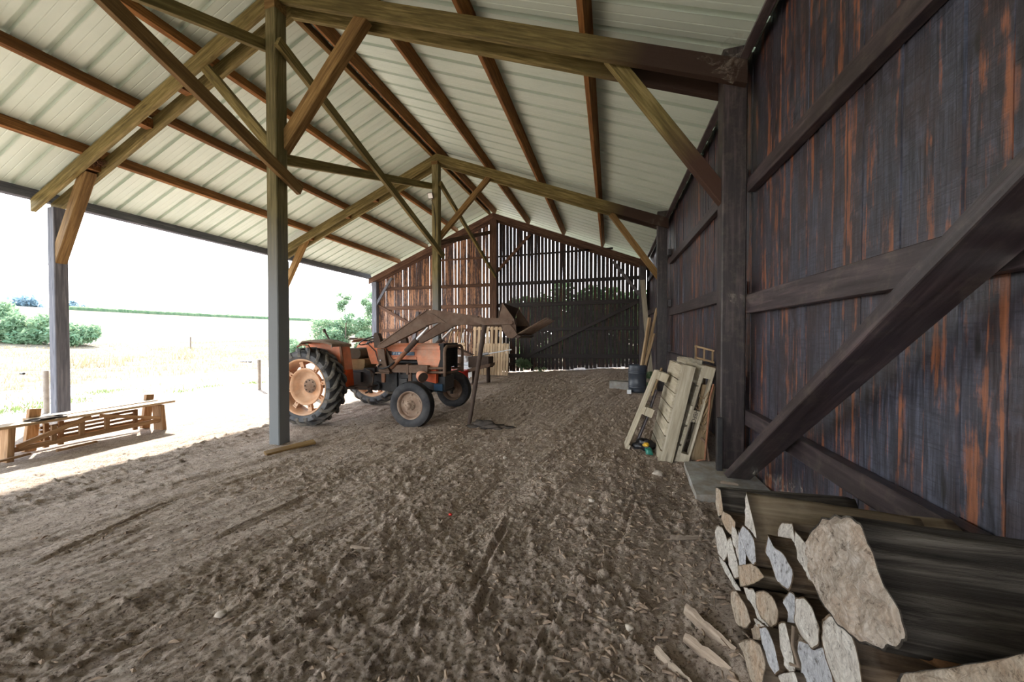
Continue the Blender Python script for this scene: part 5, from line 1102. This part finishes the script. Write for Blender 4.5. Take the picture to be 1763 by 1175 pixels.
def tufts(name, n, xr, yr, h, m, label, seed, dens=None, w=.006):
    rs = np.random.RandomState(seed); x = rs.uniform(*xr, n); y = rs.uniform(*yr, n)
    if dens is not None: k = rs.rand(n) < dens(x, y); x, y = x[k], y[k]
    z = np.where((x > -16.5) & (y < 16) & (y > -11), np.array([gh(a, b) if a > -17 else 0 for a, b in zip(x, y)]), fieldz(x, y)); n = len(x); a = rs.uniform(0, 6.28, n); hh = h*(.4+rs.rand(n)); d = np.stack([np.cos(a), np.sin(a), 0*a], 1)
    p = np.stack([x, y, z], 1); l = rs.normal(size=(n, 2))*.35*hh[:, None]; tip = p+np.stack([l[:, 0], l[:, 1], hh], 1); ww = w*(1+.04*np.hypot(x, y))[:, None]
    V = np.stack([p-d*ww, p+d*ww, tip], 1).reshape(-1, 3); return tag(npmesh(name, V, np.arange(3*n).reshape(n, 3), M[m], smooth=False), label, 'grass', kind='stuff')
tufts('dry_grass', 26000, (-40, -12.2), (-4, 34), .16, 'straw', 'dry yellow grass of the field outside the barn', 1, lambda x, y: .25+.75*(fbm(x*.3, y*.3, 9, 3) > 0))
def gpatch(x, y):
    s = 0
    for cx, cy, r_ in ((-12.4, 4.3, .5), (-12.9, 5.2, .4), (-13.5, 3.4, .7), (-11.9, 7.2, .25), (-12.2, 8.1, .25), (-11.6, 9.2, .3), (-14, 6.6, .4), (-12.6, 3.0, .5)): s = s+np.exp(-(((x-cx)**2+(y-cy)**2)/r_**2))
    return s
tufts('green_grass', 14000, (-15, -11), (1.5, 10.5), .09, 'grass', 'small patches of green grass along the open edge of the barn', 2, gpatch)
tufts('tall_dry_weeds', 5000, (-34, -17), (10, 30), .5, 'straw', 'taller straw-coloured weeds in a band across the field', 3, lambda x, y: np.exp(-((x+24+.0*y)/1.2)**2)*(fbm(x*.5, y*.5, 19, 2) > .02), .012)
# fence
GP = 'posts of the electric fence'
wy = [(-11.3, 4.45, .87), (-10.25, 8.2, .84), (-9.6, 17.5, .85)]
for i, (x, y, lab) in enumerate(((-11.3, 4.45, 'thin grey fence post close behind the weathered eave post'), (-10.22, 8.2, 'thin grey fence post standing left of the tall ridge post'))):
    fr = empty('fence_post', (x, y, 0)); tag(fr, lab, 'post', GP)
    MB().tube([(0, 0, -.1), (0, 0, .88)], .045, 8).build('stake', M['fence'], fr)
    ins = MB(); d = -.28 if i == 0 else -.12
    for q in ((d,) if i == 0 else (-.10, -.42, -.28)): ins.tube([(q-.05, -.2, .83), (q+.05, -.2, .83)], .022, 8)
    ins.build('insulator', M['hose'], fr)
tag(MB().tube([(-13, -1, .83)]+[(x-.1, y-.2, z) for x, y, z in wy], .003, 4, False).build('fence_wire', M['white']), 'thin pale fence wire strung along the open side', 'wire')
for i, (x, y, lab) in enumerate(((-33.5, 21.0, 'small dark stake in the field, beyond the weed band near the eave post'), (-27.5, 23.5, 'small dark stake in the field, midway along the weed band'), (-23.5, 26.0, 'small dark stake in the field nearest to the tall ridge post'))):
    z = float(fieldz(np.array(x), np.array(y))); tag(MB().tube([(x, y, z-.1), (x, y, z+.9)], .05, 6).build('field_stake', M['bark']), lab, 'stake', 'stakes in the field')
# dusty cobwebs
m, t, b = mat('dusty_cobweb', .9, .1); b.inputs['Base Color'].default_value = (.5, .45, .36, 1)
wv = coords(t); wn = noise(t, wv, 9, 6, .75, 1.); t.links.new(ramp(t, wn, [(.48, .0), (.78, .38)]), b.inputs['Alpha']); M['web'] = m
def web(a, b_, c, sag, label):
    a, b_, c = Vector(a), Vector(b_), Vector(c); K = 10; vs = []; fs = []; ix = {}
    for i in range(K+1):
        for j in range(K+1-i):
            u, v = i/K, j/K; w = 1-u-v; p = a*w+b_*u+c*v; p = p+Vector((0, 0, -sag*(27*u*v*w*.35+.6*(4*u*w)*(v < .9)*.5))); ix[i, j] = len(vs); vs.append(p)
    for i in range(K):
        for j in range(K-i):
            fs.append((ix[i, j], ix[i+1, j], ix[i, j+1]))
            if i+j < K-1: fs.append((ix[i+1, j], ix[i+1, j+1], ix[i, j+1]))
    return tag(MB().add(vs, fs, True).build('cobweb', M['web']), label, 'cobweb', 'cobwebs')
web((.86, 4.13, 4.52), (1.38, 4.12, 4.85), (1.15, 4.10, 4.30), .16, 'dusty cobweb draped over the joint of front rafter and dark wall post')
web((1.0, 4.13, 4.35), (1.42, 3.9, 4.55), (1.2, 4.12, 4.18), .12, 'lower dusty cobweb hanging below the front rafter joint')
web((1.14, 4.18, 2.06), (1.40, 3.7, 2.0), (1.30, 4.20, 1.86), .07, 'cobweb between the thick dark wall post and the middle rail')
web((.78, 9.12, 4.38), (1.36, 9.0, 4.62), (1.1, 9.14, 4.16), .16, 'dusty cobweb at the joint of the middle rafter over the drum')
web((1.16, 3.85, .42), (1.43, 3.0, .52), (1.40, 3.1, .24), .05, 'pale cobweb under the heavy diagonal brace')
